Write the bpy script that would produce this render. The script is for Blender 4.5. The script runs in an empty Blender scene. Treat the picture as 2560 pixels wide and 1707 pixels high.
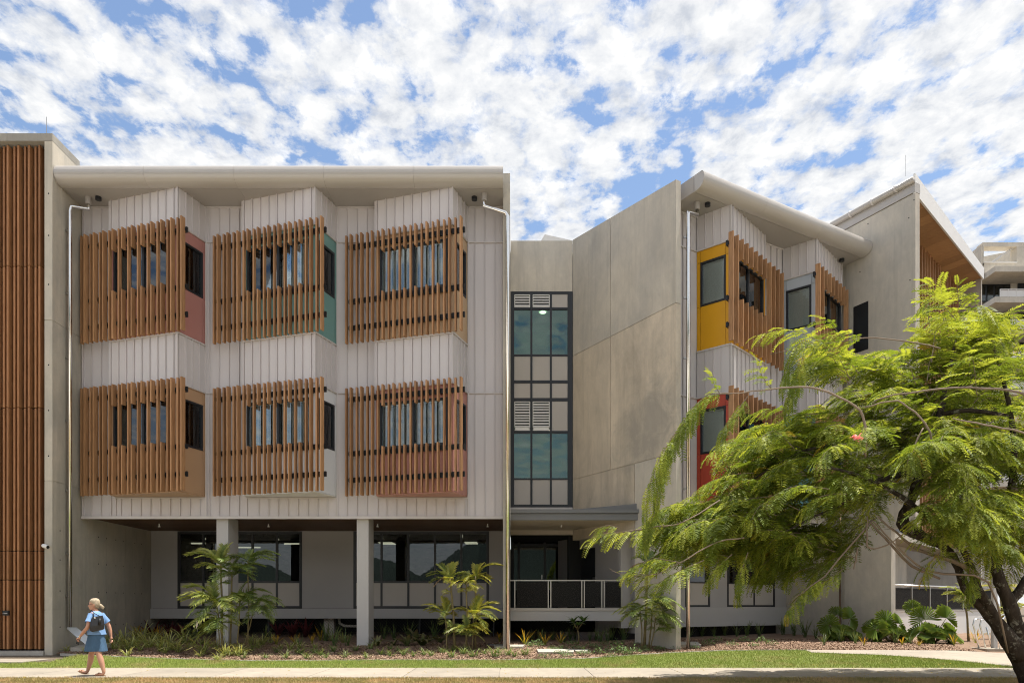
import bpy, bmesh, math, random
import numpy as np
from mathutils import Vector as V, Matrix

rnd = random.Random(11)
SC = bpy.context.scene
COL = SC.collection

# ------------------------------------------------------------------ camera
EYE = 1.55
F = 1800.0            # focal length in photograph pixels (2560 wide)
HY = 1515.0           # horizon row in the photograph
cam_d = bpy.data.cameras.new('camera')
cam = bpy.data.objects.new('camera', cam_d)
COL.objects.link(cam)
cam.location = (0, 0, EYE)
cam.rotation_euler = (math.radians(90), 0, 0)
cam_d.sensor_width = 36.0
cam_d.lens = 36.0 * F / 2560.0
cam_d.shift_y = (HY - 853.5) / 2560.0
cam_d.clip_start = 0.1
cam_d.clip_end = 5000
SC.camera = cam

# ------------------------------------------------------------------ sky
SUN = V((0.218, 0.030, 0.95)).normalized()
world = bpy.data.worlds.new('World')
SC.world = world
world.use_nodes = True
nt = world.node_tree
for n in list(nt.nodes):
    nt.nodes.remove(n)


def N(tree, kind, **kw):
    n = tree.nodes.new(kind)
    for k, v in kw.items():
        if k.startswith('i_'):
            key = k[2:]
            n.inputs[int(key) if key.isdigit() else key].default_value = v
        else:
            setattr(n, k, v)
    return n


def math_node(tree, op, a, b=None, c=None, clamp=False):
    n = tree.nodes.new('ShaderNodeMath')
    n.operation = op
    n.use_clamp = clamp
    for i, x in enumerate((a, b, c)):
        if x is None:
            continue
        if isinstance(x, (int, float)):
            n.inputs[i].default_value = x
        else:
            tree.links.new(x, n.inputs[i])
    return n.outputs[0]


def ramp(tree, fac, stops, interp='LINEAR'):
    n = tree.nodes.new('ShaderNodeValToRGB')
    n.color_ramp.interpolation = interp
    el = n.color_ramp.elements
    while len(el) > 1:
        el.remove(el[-1])
    for i, (p, c) in enumerate(stops):
        e = el[0] if i == 0 else el.new(p)
        e.position = p
        e.color = (c, c, c, 1) if isinstance(c, (int, float)) else (*c[:3], 1)
    tree.links.new(fac, n.inputs[0])
    return n.outputs[0]


SKY_STRENGTH = 0.055
sky = N(nt, 'ShaderNodeTexSky', sky_type='NISHITA', sun_disc=False)
sky.sun_elevation = math.asin(SUN.z)
sky.sun_rotation = math.atan2(SUN.x, SUN.y)
sky.altitude = 10
sky.air_density = 1.25
sky.dust_density = 0.6
sky.ozone_density = 2.5
tc = N(nt, 'ShaderNodeTexCoord')
sep = N(nt, 'ShaderNodeSeparateXYZ')
nt.links.new(tc.outputs['Generated'], sep.inputs[0])
zc = math_node(nt, 'ADD', math_node(nt, 'MAXIMUM', sep.outputs[2], 0.0), 0.06)
cx = math_node(nt, 'DIVIDE', sep.outputs[0], zc)
cy = math_node(nt, 'DIVIDE', sep.outputs[1], zc)
comb = N(nt, 'ShaderNodeCombineXYZ')
nt.links.new(cx, comb.inputs[0])
nt.links.new(cy, comb.inputs[1])


def cloud_noise(scale, detail, rough, dist, loc, rot=0.0, stretch=(1, 1, 1)):
    m = N(nt, 'ShaderNodeMapping')
    m.inputs['Location'].default_value = loc
    m.inputs['Rotation'].default_value = (0, 0, rot)
    m.inputs['Scale'].default_value = stretch
    nt.links.new(comb.outputs[0], m.inputs[0])
    t = N(nt, 'ShaderNodeTexNoise', noise_dimensions='3D')
    t.inputs['Scale'].default_value = scale
    t.inputs['Detail'].default_value = detail
    t.inputs['Roughness'].default_value = rough
    t.inputs['Distortion'].default_value = dist
    nt.links.new(m.outputs[0], t.inputs['Vector'])
    return t.outputs['Fac']


wig = N(nt, 'ShaderNodeTexNoise', noise_dimensions='3D')
wig.inputs['Scale'].default_value = 10.0
wig.inputs['Detail'].default_value = 6.0
nt.links.new(comb.outputs[0], wig.inputs['Vector'])
wv_ = N(nt, 'ShaderNodeVectorMath', operation='MULTIPLY_ADD')
nt.links.new(wig.outputs['Color'], wv_.inputs[0])
wv_.inputs[1].default_value = (0.12, 0.12, 0.0)
nt.links.new(comb.outputs[0], wv_.inputs[2])


def puffs(scale, rot, loc, sm=0.7):
    m = N(nt, 'ShaderNodeMapping')
    m.inputs['Rotation'].default_value = (0, 0, rot)
    m.inputs['Location'].default_value = loc
    m.inputs['Scale'].default_value = (1.0, 0.8, 1.0)
    nt.links.new(wv_.outputs[0], m.inputs[0])
    v = N(nt, 'ShaderNodeTexVoronoi', feature='F1')
    v.inputs['Scale'].default_value = scale
    nt.links.new(m.outputs[0], v.inputs['Vector'])
    return math_node(nt, 'SUBTRACT', 1.0, math_node(nt, 'MULTIPLY', v.outputs['Distance'], 1.25))


p1_ = puffs(10.5, 0.2, (0.3, 0.7, 0))
p2_ = puffs(21.0, 0.7, (2.3, 1.7, 0))
fine = cloud_noise(17.0, 12.0, 0.64, 0.15, (3.1, 1.7, 0.0), 0.12, (1.0, 0.8, 1))
big = cloud_noise(1.3, 3.0, 0.5, 0.0, (0.35, 5.3, 2.0))
mixn = math_node(nt, 'ADD', math_node(nt, 'MULTIPLY', p1_, 0.36), math_node(nt, 'MULTIPLY', p2_, 0.12))
mixn = math_node(nt, 'ADD', mixn, math_node(nt, 'MULTIPLY', fine, 0.80))
mixn = math_node(nt, 'ADD', mixn, math_node(nt, 'MULTIPLY', math_node(nt, 'SUBTRACT', big, 0.5), 0.16))
# more cloud towards the sunny right
mixn = math_node(nt, 'ADD', mixn, math_node(nt, 'MULTIPLY', sep.outputs[0], 0.07))
cover = ramp(nt, mixn, [(0.405, 0.0), (0.445, 0.25), (0.495, 0.68), (0.60, 1.0)])
hor = ramp(nt, sep.outputs[2], [(0.0, 1.0), (0.16, 0.55), (0.34, 0.0)])
cover = math_node(nt, 'MAXIMUM', cover, math_node(nt, 'MULTIPLY', hor, 0.85))
shade = cloud_noise(14.0, 10.0, 0.62, 0.2, (1.3, 8.8, 1.0), 0.1, (1.0, 0.85, 1))
shd = math_node(nt, 'ADD', math_node(nt, 'MULTIPLY', shade, 0.75), math_node(nt, 'MULTIPLY', mixn, 0.25))
ccol = ramp(nt, shd, [(0.39, (0.47, 0.50, 0.555)), (0.49, (0.63, 0.645, 0.67)), (0.58, (0.72, 0.725, 0.73)), (0.72, (1.0, 0.995, 0.985))])
cs = N(nt, 'ShaderNodeVectorMath', operation='SCALE')
nt.links.new(ccol, cs.inputs[0])
cs.inputs['Scale'].default_value = 0.365 / SKY_STRENGTH
blue = N(nt, 'ShaderNodeMix', data_type='RGBA', blend_type='MULTIPLY')
blue.inputs[0].default_value = 1.0
nt.links.new(sky.outputs[0], blue.inputs[6])
blue.inputs[7].default_value = (0.86, 0.84, 0.84, 1)
mx = N(nt, 'ShaderNodeMix', data_type='RGBA')
nt.links.new(cover, mx.inputs[0])
nt.links.new(blue.outputs[2], mx.inputs[6])
nt.links.new(cs.outputs[0], mx.inputs[7])
bg = N(nt, 'ShaderNodeBackground')
bg.inputs['Strength'].default_value = SKY_STRENGTH
nt.links.new(mx.outputs[2], bg.inputs['Color'])
wo = N(nt, 'ShaderNodeOutputWorld')
nt.links.new(bg.outputs[0], wo.inputs['Surface'])

# ------------------------------------------------------------------ sun
sun_d = bpy.data.lights.new('sun', 'SUN')
sun_d.energy = 2.0
sun_d.angle = math.radians(0.5)
sun_d.color = (1.0, 0.95, 0.87)
sun = bpy.data.objects.new('sun', sun_d)
COL.objects.link(sun)
sun.location = (10, 5, 40)
sun.rotation_euler = SUN.to_track_quat('Z', 'Y').to_euler()

# ------------------------------------------------------------------ exposure
SC.view_settings.view_transform = 'Standard'
SC.view_settings.look = 'None'
SC.view_settings.exposure = 1.90
SC.view_settings.gamma = 1.0
SC.view_settings.use_curve_mapping = False
SC.cycles.use_denoising = True
SC.cycles.pixel_filter_type = 'BLACKMAN_HARRIS'
SC.cycles.filter_width = 1.05
SC.cycles.denoising_prefilter = 'NONE'
SC.cycles.use_adaptive_sampling = True
SC.cycles.adaptive_threshold = 0.015
SC.cycles.max_bounces = 8
SC.cycles.transparent_max_bounces = 12
SC.cycles.caustics_reflective = False
SC.cycles.caustics_refractive = False

# ------------------------------------------------------------------ helpers
WL = {}


def reg(o, parent=None, loc=None, label=None, cat=None, group=None, kind=None):
    if parent is not None:
        o.parent = parent
    if label:
        o['label'] = label
    if cat:
        o['category'] = cat
    if group:
        o['group'] = group
    if kind:
        o['kind'] = kind
    return o


def thing(name, loc, label, cat, group=None, rz=0.0, parent=None):
    o = bpy.data.objects.new(name, None)
    o.empty_display_size = 0.2
    COL.objects.link(o)
    o.location = loc
    o.rotation_euler = (0, 0, rz)
    WL[o.name] = V(loc)
    return reg(o, None, loc, label, cat, group)


class MB:
    def __init__(s):
        s.v = []
        s.f = []
        s.t = None

    def box(s, x0, x1, y0, y1, z0, z1):
        return s.obox((x0, y0, z0), (x1 - x0, 0, 0), (0, y1 - y0, 0), (0, 0, z1 - z0))

    def obox(s, o, a, b, c):
        o, a, b, c = V(o), V(a), V(b), V(c)
        if a.cross(b).dot(c) < 0:
            a, b = b, a
        i = len(s.v)
        s.v += [o, o + a, o + a + b, o + b, o + c, o + a + c, o + a + b + c, o + b + c]
        s.f += [tuple(i + k for k in q) for q in ((0, 3, 2, 1), (4, 5, 6, 7), (0, 1, 5, 4), (1, 2, 6, 5), (2, 3, 7, 6), (3, 0, 4, 7))]
        return s

    def prism(s, pts, z0, z1):
        n = len(pts)
        area = sum(pts[k][0] * pts[(k + 1) % n][1] - pts[(k + 1) % n][0] * pts[k][1] for k in range(n))
        if area < 0:
            pts = pts[::-1]
            if not isinstance(z0, (int, float)):
                z0 = z0[::-1]
            if not isinstance(z1, (int, float)):
                z1 = z1[::-1]
        zz0 = [z0] * n if isinstance(z0, (int, float)) else z0
        zz1 = [z1] * n if isinstance(z1, (int, float)) else z1
        i = len(s.v)
        s.v += [V((p[0], p[1], zz0[k])) for k, p in enumerate(pts)]
        s.v += [V((p[0], p[1], zz1[k])) for k, p in enumerate(pts)]
        s.f.append(tuple(i + k for k in range(n))[::-1])
        s.f.append(tuple(i + n + k for k in range(n)))
        for k in range(n):
            q = (k + 1) % n
            s.f.append((i + k, i + q, i + n + q, i + n + k))
        return s

    def sweep(s, prof, vec):
        """closed profile of 3D points pushed along vec"""
        n = len(prof)
        i = len(s.v)
        vec = V(vec)
        s.v += [V(p) for p in prof] + [V(p) + vec for p in prof]
        s.f.append(tuple(i + k for k in range(n))[::-1])
        s.f.append(tuple(i + n + k for k in range(n)))
        for k in range(n):
            q = (k + 1) % n
            s.f.append((i + k, i + q, i + n + q, i + n + k))
        return s

    def quad(s, *p):
        i = len(s.v)
        s.v += [V(q) for q in p]
        s.f.append(tuple(range(i, i + len(p))))
        return s

    def tube(s, pts, rad, n=8, cap=True):
        pts = [V(p) for p in pts]
        if isinstance(rad, (int, float)):
            rad = [rad] * len(pts)
        i0 = len(s.v)
        ref = None
        for k, p in enumerate(pts):
            if k == 0:
                d = pts[1] - pts[0]
            elif k == len(pts) - 1:
                d = pts[-1] - pts[-2]
            else:
                d = (pts[k + 1] - p).normalized() + (p - pts[k - 1]).normalized()
            if d.length < 1e-9:
                d = V((0, 0, 1))
            d.normalize()
            if ref is None:
                ref = V((0, 0, 1)) if abs(d.z) < 0.9 else V((1, 0, 0))
            a = d.cross(ref)
            if a.length < 1e-6:
                a = d.cross(V((0.3, 1, 0.2)))
            a.normalize()
            b = d.cross(a).normalized()
            ref = a.cross(d) * 1.0
            for j in range(n):
                an = 2 * math.pi * j / n
                s.v.append(p + (a * math.cos(an) + b * math.sin(an)) * rad[k])
        for k in range(len(pts) - 1):
            for j in range(n):
                q = (j + 1) % n
                s.f.append((i0 + k * n + j, i0 + k * n + q, i0 + (k + 1) * n + q, i0 + (k + 1) * n + j))
        if cap:
            s.f.append(tuple(i0 + j for j in range(n))[::-1])
            s.f.append(tuple(i0 + (len(pts) - 1) * n + j for j in range(n)))
        return s

    def cyl(s, p0, p1, r, n=16):
        return s.tube([p0, p1], r, n)

    def rings(s, rings, cap=True):
        """list of equally long rings of points, lofted"""
        n = len(rings[0])
        i0 = len(s.v)
        for r in rings:
            s.v += [V(p) for p in r]
        for k in range(len(rings) - 1):
            for j in range(n):
                q = (j + 1) % n
                s.f.append((i0 + k * n + j, i0 + k * n + q, i0 + (k + 1) * n + q, i0 + (k + 1) * n + j))
        if cap:
            s.f.append(tuple(i0 + j for j in range(n))[::-1])
            s.f.append(tuple(i0 + (len(rings) - 1) * n + j for j in range(n)))
        return s

    def mesh(s, name, mat, off=(0, 0, 0), smooth=False, recalc=False):
        off = V(off)
        me = bpy.data.meshes.new(name)
        me.from_pydata([tuple(p - off) for p in s.v], [], s.f)
        if s.t is not None:
            at = me.attributes.new('t', 'FLOAT', 'POINT')
            at.data.foreach_set('value', s.t)
        if recalc:
            bm = bmesh.new()
            bm.from_mesh(me)
            bmesh.ops.recalc_face_normals(bm, faces=bm.faces)
            bm.to_mesh(me)
            bm.free()
        if smooth:
            me.polygons.foreach_set('use_smooth', [True] * len(me.polygons))
        if mat is not None:
            me.materials.append(mat)
        me.update()
        return me

    def build(s, name, mat, parent=None, loc=None, smooth=False, recalc=False, label=None, cat=None, group=None, kind=None):
        if parent is not None:
            off = WL[parent.name]
        elif loc is not None:
            off = V(loc)
        else:
            xs = [p.x for p in s.v]
            ys = [p.y for p in s.v]
            zs = [p.z for p in s.v]
            off = V(((min(xs) + max(xs)) / 2, (min(ys) + max(ys)) / 2, min(zs)))
        me = s.mesh(name, mat, off, smooth, recalc)
        o = bpy.data.objects.new(name, me)
        COL.objects.link(o)
        if parent is None:
            o.location = off
        WL[o.name] = off
        return reg(o, parent, None, label, cat, group, kind)


def inst(name, me, parent, loc, rz=0.0, scale=1.0, rot=None):
    o = bpy.data.objects.new(name, me)
    COL.objects.link(o)
    off = WL[parent.name] if parent is not None else V((0, 0, 0))
    o.location = V(loc) - off
    o.rotation_euler = rot if rot is not None else (0, 0, rz)
    o.scale = (scale,) * 3 if isinstance(scale, (int, float)) else scale
    if parent is not None:
        o.parent = parent
    WL[o.name] = V(loc)
    return o


def at(px, py, Y):
    """point at depth Y that the photograph shows at (px, py)"""
    return V(((px - 1280.0) * Y / F, Y, EYE + (HY - py) * Y / F))


def on_line(px, P, d):
    """plan point of the vertical plane through P along d seen at column px"""
    k = (px - 1280.0) / F
    t = (k * P[1] - P[0]) / (d[0] - k * d[1])
    return V((P[0] + d[0] * t, P[1] + d[1] * t, 0)), t


def zat(py, Y):
    return EYE + (HY - py) * Y / F


def ground_z(Y):
    if Y <= 18.1:
        return 0.0
    if Y <= 22.5:
        return 0.0864 * (Y - 18.1)
    return 0.38 + 0.02 * (Y - 22.5) if Y < 32 else 0.57


def ghit(px, py):
    lo, hi = 5.0, 60.0
    for _ in range(50):
        m = (lo + hi) / 2
        if EYE - (py - HY) * m / F > ground_z(m):
            lo = m
        else:
            hi = m
    return V(((px - 1280.0) * lo / F, lo, ground_z(lo)))


# ------------------------------------------------------------------ materials
def new_mat(name):
    m = bpy.data.materials.new(name)
    m.use_nodes = True
    t = m.node_tree
    b = t.nodes['Principled BSDF']
    return m, t, b


def pos_noise(t, scale, detail=4.0, rough=0.55, stretch=None, dist=0.0):
    g = t.nodes.new('ShaderNodeNewGeometry')
    src = g.outputs['Position']
    if stretch:
        mp = t.nodes.new('ShaderNodeMapping')
        mp.inputs['Scale'].default_value = stretch
        t.links.new(src, mp.inputs[0])
        src = mp.outputs[0]
    n = t.nodes.new('ShaderNodeTexNoise')
    n.inputs['Scale'].default_value = scale
    n.inputs['Detail'].default_value = detail
    n.inputs['Roughness'].default_value = rough
    n.inputs['Distortion'].default_value = dist
    t.links.new(src, n.inputs['Vector'])
    return n.outputs['Fac']


def mul(c, k):
    return tuple(min(1.0, x * k) for x in c[:3])


def col_mix(t, fac, a, b, blend='MIX'):
    n = t.nodes.new('ShaderNodeMix')
    n.data_type = 'RGBA'
    n.blend_type = blend
    for i, x in ((0, fac), (6, a), (7, b)):
        if isinstance(x, (int, float)):
            n.inputs[i].default_value = x
        elif isinstance(x, tuple):
            n.inputs[i].default_value = (*x[:3], 1)
        else:
            t.links.new(x, n.inputs[i])
    return n.outputs[2]


def paint(name, c, rough=0.5, metal=0.0, var=0.06, scale=1.5, spec=0.4, streak=None, bump=0.0):
    m, t, b = new_mat(name)
    oi = t.nodes.new('ShaderNodeObjectInfo')
    f = pos_noise(t, scale, 5.0, 0.6, streak)
    base = col_mix(t, f, mul(c, 1 - var * 1.6), mul(c, 1 + var * 1.6))
    base = col_mix(t, oi.outputs['Random'], base, col_mix(t, 1.0, base, (1 - var, 1 - var, 1 - var), 'MULTIPLY'))
    t.links.new(base, b.inputs['Base Color'])
    b.inputs['Roughness'].default_value = rough
    b.inputs['Metallic'].default_value = metal
    b.inputs['Specular IOR Level'].default_value = spec
    if bump:
        bp = t.nodes.new('ShaderNodeBump')
        bp.inputs['Strength'].default_value = bump
        bp.inputs['Distance'].default_value = 0.01
        t.links.new(pos_noise(t, scale * 12, 3.0), bp.inputs['Height'])
        t.links.new(bp.outputs[0], b.inputs['Normal'])
    return m


def concrete(name, c, stain=0.35, warm=(0.46, 0.40, 0.31), tie=False):
    m, t, b = new_mat(name)
    oi = t.nodes.new('ShaderNodeObjectInfo')
    n1 = pos_noise(t, 0.9, 8.0, 0.62, (1, 1, 0.8), 0.3)
    n2 = pos_noise(t, 3.2, 9.0, 0.68, (1, 1, 0.55), 0.6)
    n3 = pos_noise(t, 40, 4.0, 0.6)
    n4 = pos_noise(t, 0.55, 6.0, 0.7, (1.0, 1.0, 0.35), 0.8)
    base = col_mix(t, ramp(t, n1, [(0.35, 0.0), (0.65, 1.0)]), mul(c, 0.86), mul(warm, 1.0))
    base = col_mix(t, ramp(t, n2, [(0.30, 0.0), (0.52, 0.5), (0.72, 1.0)]), col_mix(t, 1.0, base, (0.90, 0.90, 0.90), 'MULTIPLY'), col_mix(t, 1.0, base, (1.06, 1.055, 1.05), 'MULTIPLY'))
    n5 = pos_noise(t, 2.2, 7.0, 0.65, (3.0, 3.0, 0.12), 0.1)
    base = col_mix(t, ramp(t, n5, [(0.52, 0.0), (0.68, 0.35)]), base, mul(c, 0.62))
    st = ramp(t, n4, [(0.48, 0.0), (0.66, stain)])
    base = col_mix(t, st, base, mul(c, 0.45))
    base = col_mix(t, oi.outputs['Random'], base, col_mix(t, 1.0, base, (0.84, 0.845, 0.85), 'MULTIPLY'))
    base = col_mix(t, ramp(t, n3, [(0.30, 0.12), (0.48, 0.0)]), base, mul(c, 0.5))
    t.links.new(base, b.inputs['Base Color'])
    b.inputs['Roughness'].default_value = 0.82
    b.inputs['Specular IOR Level'].default_value = 0.25
    bp = t.nodes.new('ShaderNodeBump')
    bp.inputs['Strength'].default_value = 0.25
    bp.inputs['Distance'].default_value = 0.02
    t.links.new(n2, bp.inputs['Height'])
    t.links.new(bp.outputs[0], b.inputs['Normal'])
    return m


def timber(name, c, dark, axis=2):
    m, t, b = new_mat(name)
    st = [14.0, 14.0, 14.0]
    st[axis] = 0.7
    oi = t.nodes.new('ShaderNodeObjectInfo')
    mp = t.nodes.new('ShaderNodeMapping')
    tcn = t.nodes.new('ShaderNodeTexCoord')
    t.links.new(tcn.outputs['Object'], mp.inputs[0])
    mp.inputs['Scale'].default_value = st
    cmb = t.nodes.new('ShaderNodeCombineXYZ')
    t.links.new(math_node(t, 'MULTIPLY', oi.outputs['Random'], 37.0), cmb.inputs[0])
    t.links.new(math_node(t, 'MULTIPLY', oi.outputs['Random'], 91.0), cmb.inputs[2])
    t.links.new(cmb.outputs[0], mp.inputs['Location'])
    n = t.nodes.new('ShaderNodeTexNoise')
    n.inputs['Scale'].default_value = 3.0
    n.inputs['Detail'].default_value = 7.0
    n.inputs['Roughness'].default_value = 0.65
    n.inputs['Distortion'].default_value = 0.5
    t.links.new(mp.outputs[0], n.inputs['Vector'])
    base = col_mix(t, ramp(t, n.outputs['Fac'], [(0.32, 0.0), (0.62, 1.0)]), dark, c)
    base = col_mix(t, oi.outputs['Random'], base, col_mix(t, 1.0, base, (0.70, 0.68, 0.66), 'MULTIPLY'))
    t.links.new(base, b.inputs['Base Color'])
    b.inputs['Roughness'].default_value = 0.55
    b.inputs['Specular IOR Level'].default_value = 0.3
    return m


def glass(name, tint, boost=1.6, base_refl=0.0):
    m, t, b = new_mat(name)
    out = t.nodes['Material Output']
    t.nodes.remove(b)
    tr = t.nodes.new('ShaderNodeBsdfTransparent')
    tr.inputs[0].default_value = (*tint, 1)
    gl = t.nodes.new('ShaderNodeBsdfGlossy')
    gl.inputs['Roughness'].default_value = 0.012
    gl.inputs['Color'].default_value = (0.93, 0.97, 1.0, 1)
    lw = t.nodes.new('ShaderNodeFresnel')
    lw.inputs['IOR'].default_value = 1.5
    wob = t.nodes.new('ShaderNodeBump')
    wob.inputs['Strength'].default_value = 0.035
    wob.inputs['Distance'].default_value = 0.02
    t.links.new(pos_noise(t, 1.6, 2.0), wob.inputs['Height'])
    t.links.new(wob.outputs[0], gl.inputs['Normal'])
    f = math_node(t, 'ADD', math_node(t, 'MULTIPLY', lw.outputs[0], boost), base_refl, clamp=True)
    mxs = t.nodes.new('ShaderNodeMixShader')
    t.links.new(f, mxs.inputs[0])
    t.links.new(tr.outputs[0], mxs.inputs[1])
    t.links.new(gl.outputs[0], mxs.inputs[2])
    t.links.new(mxs.outputs[0], out.inputs[0])
    return m


def metal(name, c, rough=0.25):
    m, t, b = new_mat(name)
    f = pos_noise(t, 3.0, 5.0, 0.6, (1, 1, 0.3))
    t.links.new(col_mix(t, f, mul(c, 0.85), mul(c, 1.1)), b.inputs['Base Color'])
    b.inputs['Metallic'].default_value = 1.0
    t.links.new(ramp(t, f, [(0.3, rough * 0.7), (0.7, rough * 1.4)]), b.inputs['Roughness'])
    return m


def leaf_mat(name, c, tip=None, trans=0.35, rough=0.45, var=0.35, nscale=2.5, spec=0.35):
    """leaf: principled mixed with translucent; 't' runs 0 (base) to 1 (tip)"""
    m, t, b = new_mat(name)
    out = t.nodes['Material Output']
    oi = t.nodes.new('ShaderNodeObjectInfo')
    f = pos_noise(t, nscale, 4.0, 0.6)
    base = col_mix(t, ramp(t, f, [(0.3, 0.0), (0.7, 1.0)]), mul(c, 1 - var), mul(c, 1 + var))
    if tip is not None:
        a = t.nodes.new('ShaderNodeAttribute')
        a.attribute_name = 't'
        base = col_mix(t, ramp(t, a.outputs['Fac'], [(0.25, 0.0), (0.8, 1.0)]), base, tip)
    base = col_mix(t, oi.outputs['Random'], base, col_mix(t, 1.0, base, (0.78, 0.82, 0.70), 'MULTIPLY'))
    t.links.new(base, b.inputs['Base Color'])
    b.inputs['Roughness'].default_value = rough
    b.inputs['Specular IOR Level'].default_value = spec
    tl = t.nodes.new('ShaderNodeBsdfTranslucent')
    t.links.new(col_mix(t, 1.0, base, (1.5, 1.45, 0.7), 'MULTIPLY'), tl.inputs[0])
    mxs = t.nodes.new('ShaderNodeMixShader')
    mxs.inputs[0].default_value = trans
    t.links.new(b.outputs[0], mxs.inputs[1])
    t.links.new(tl.outputs[0], mxs.inputs[2])
    t.links.new(mxs.outputs[0], out.inputs[0])
    return m


def emit(name, c, s):
    m, t, b = new_mat(name)
    b.inputs['Base Color'].default_value = (0.8, 0.8, 0.8, 1)
    b.inputs['Emission Color'].default_value = (*c, 1)
    b.inputs['Emission Strength'].default_value = s
    return m


M = {}
M['clad'] = paint('standing seam cladding', (0.58, 0.545, 0.545), 0.42, 0.0, 0.045, 1.2, 0.45, (1, 1, 0.25))
M['flash'] = paint('flashing', (0.56, 0.525, 0.51), 0.4, 0.0, 0.03)
M['eave'] = paint('eave metal', (0.41, 0.385, 0.36), 0.24, 0.0, 0.03, 0.8, 0.8)
M['soffit'] = paint('eave soffit', (0.35, 0.325, 0.305), 0.45, 0.0, 0.03)
M['conc'] = concrete('grey concrete', (0.60, 0.56, 0.50), 0.24, (0.63, 0.575, 0.49))
M['conc_warm'] = concrete('warm stained concrete', (0.65, 0.57, 0.465), 0.5, (0.66, 0.57, 0.455))
def weather_patch(m, centre, radius, c):
    t = m.node_tree
    b = t.nodes['Principled BSDF']
    src = b.inputs['Base Color'].links[0].from_socket
    g = t.nodes.new('ShaderNodeNewGeometry')
    dv = t.nodes.new('ShaderNodeVectorMath')
    dv.operation = 'DISTANCE'
    t.links.new(g.outputs['Position'], dv.inputs[0])
    dv.inputs[1].default_value = centre
    f = math_node(t, 'DIVIDE', dv.outputs['Value'], radius)
    f = math_node(t, 'ADD', f, math_node(t, 'MULTIPLY', math_node(t, 'SUBTRACT', pos_noise(t, 1.4, 9.0, 0.72, None, 0.6), 0.5), 2.6))
    t.links.new(col_mix(t, ramp(t, f, [(0.25, 0.62), (0.95, 0.0)]), src, c), b.inputs['Base Color'])


weather_patch(M['conc_warm'], (4.3, 22.2, 7.0), 1.9, (0.27, 0.255, 0.23))
M['conc_dk'] = concrete('weathered concrete', (0.55, 0.515, 0.445), 0.35, (0.58, 0.525, 0.435))
M['conc_cap_shade'] = concrete('shade toned capping concrete', (0.36, 0.345, 0.31), 0.3, (0.38, 0.355, 0.31))  # darker copy: the shade on the cap's front is put into the colour
M['conc_pale'] = concrete('pale concrete', (0.50, 0.47, 0.41), 0.25, (0.52, 0.48, 0.40))
M['timber'] = timber('timber batten', (0.51, 0.285, 0.142), (0.32, 0.165, 0.075))
M['timber_dk'] = timber('brown timber batten', (0.45, 0.22, 0.10), (0.26, 0.12, 0.05))
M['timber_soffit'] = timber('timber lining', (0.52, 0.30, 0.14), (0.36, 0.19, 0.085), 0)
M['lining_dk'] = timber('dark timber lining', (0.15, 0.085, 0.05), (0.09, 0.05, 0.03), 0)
M['black'] = paint('black metal', (0.015, 0.016, 0.018), 0.4, 0.0, 0.05)
M['frame'] = paint('charcoal window frame', (0.022, 0.024, 0.028), 0.38, 0.0, 0.05)
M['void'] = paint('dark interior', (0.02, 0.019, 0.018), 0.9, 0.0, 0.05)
M['wall_grey'] = paint('grey wall panel', (0.39, 0.375, 0.37), 0.6, 0.0, 0.03)
M['beam_grey'] = paint('grey sill beam', (0.42, 0.41, 0.405), 0.6, 0.0, 0.03)
M['column'] = paint('grey painted column', (0.50, 0.485, 0.475), 0.65, 0.0, 0.03, 2.0, 0.3, None, 0.15)
M['infill'] = paint('grey infill panel', (0.46, 0.425, 0.39), 0.45, 0.0, 0.03)
M['canopy'] = paint('slate grey canopy', (0.17, 0.17, 0.172), 0.42, 0.0, 0.05)
M['canopy_soffit'] = paint('canopy lining', (0.55, 0.48, 0.40), 0.5, 0.0, 0.03)
M['steel'] = metal('polished steel', (0.82, 0.81, 0.79), 0.16)
M['steel_dull'] = metal('brushed steel', (0.40, 0.385, 0.36), 0.38)
M['dark_wire'] = paint('dark wire', (0.05, 0.05, 0.05), 0.6)
M['galv'] = metal('galvanised plate', (0.58, 0.59, 0.58), 0.5)
M['white'] = paint('white paint', (0.74, 0.73, 0.71), 0.45, 0.0, 0.03)
M['fascia'] = paint('pale fascia', (0.72, 0.71, 0.69), 0.4, 0.0, 0.04)
M['cream'] = concrete('cream render', (0.74, 0.69, 0.60), 0.15, (0.76, 0.70, 0.60))
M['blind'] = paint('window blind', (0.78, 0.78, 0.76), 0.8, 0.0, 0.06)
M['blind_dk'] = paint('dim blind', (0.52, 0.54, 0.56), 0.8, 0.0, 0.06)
M['room'] = paint('room paint', (0.32, 0.33, 0.32), 0.8)
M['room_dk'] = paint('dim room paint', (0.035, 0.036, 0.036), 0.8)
M['room_green'] = paint('stair hall paint', (0.72, 0.78, 0.74), 0.8)
M['glass'] = glass('window glass', (0.86, 0.90, 0.89), 1.7, 0.02)
M['glass_dk'] = glass('tinted glass', (0.30, 0.34, 0.33), 1.5, 0.015)
M['glass_green'] = glass('green glass', (0.52, 0.76, 0.66), 1.3, 0.03)
M['panel_rose'] = paint('dusty rose panel', (0.42, 0.195, 0.17), 0.4, 0.0, 0.03)
M['panel_teal'] = paint('teal panel', (0.16, 0.31, 0.29), 0.4, 0.0, 0.03)
M['panel_tan'] = paint('beige panel', (0.53, 0.37, 0.225), 0.4, 0.0, 0.03)
M['panel_sand'] = paint('sand panel', (0.43, 0.27, 0.16), 0.4, 0.0, 0.03)
M['panel_white'] = paint('pale grey panel', (0.68, 0.69, 0.71), 0.4, 0.0, 0.02)
M['panel_pink'] = paint('dusty pink panel', (0.47, 0.22, 0.18), 0.4, 0.0, 0.03)
M['panel_yellow'] = paint('ochre yellow panel', (0.66, 0.33, 0.012), 0.38, 0.0, 0.03)
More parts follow.
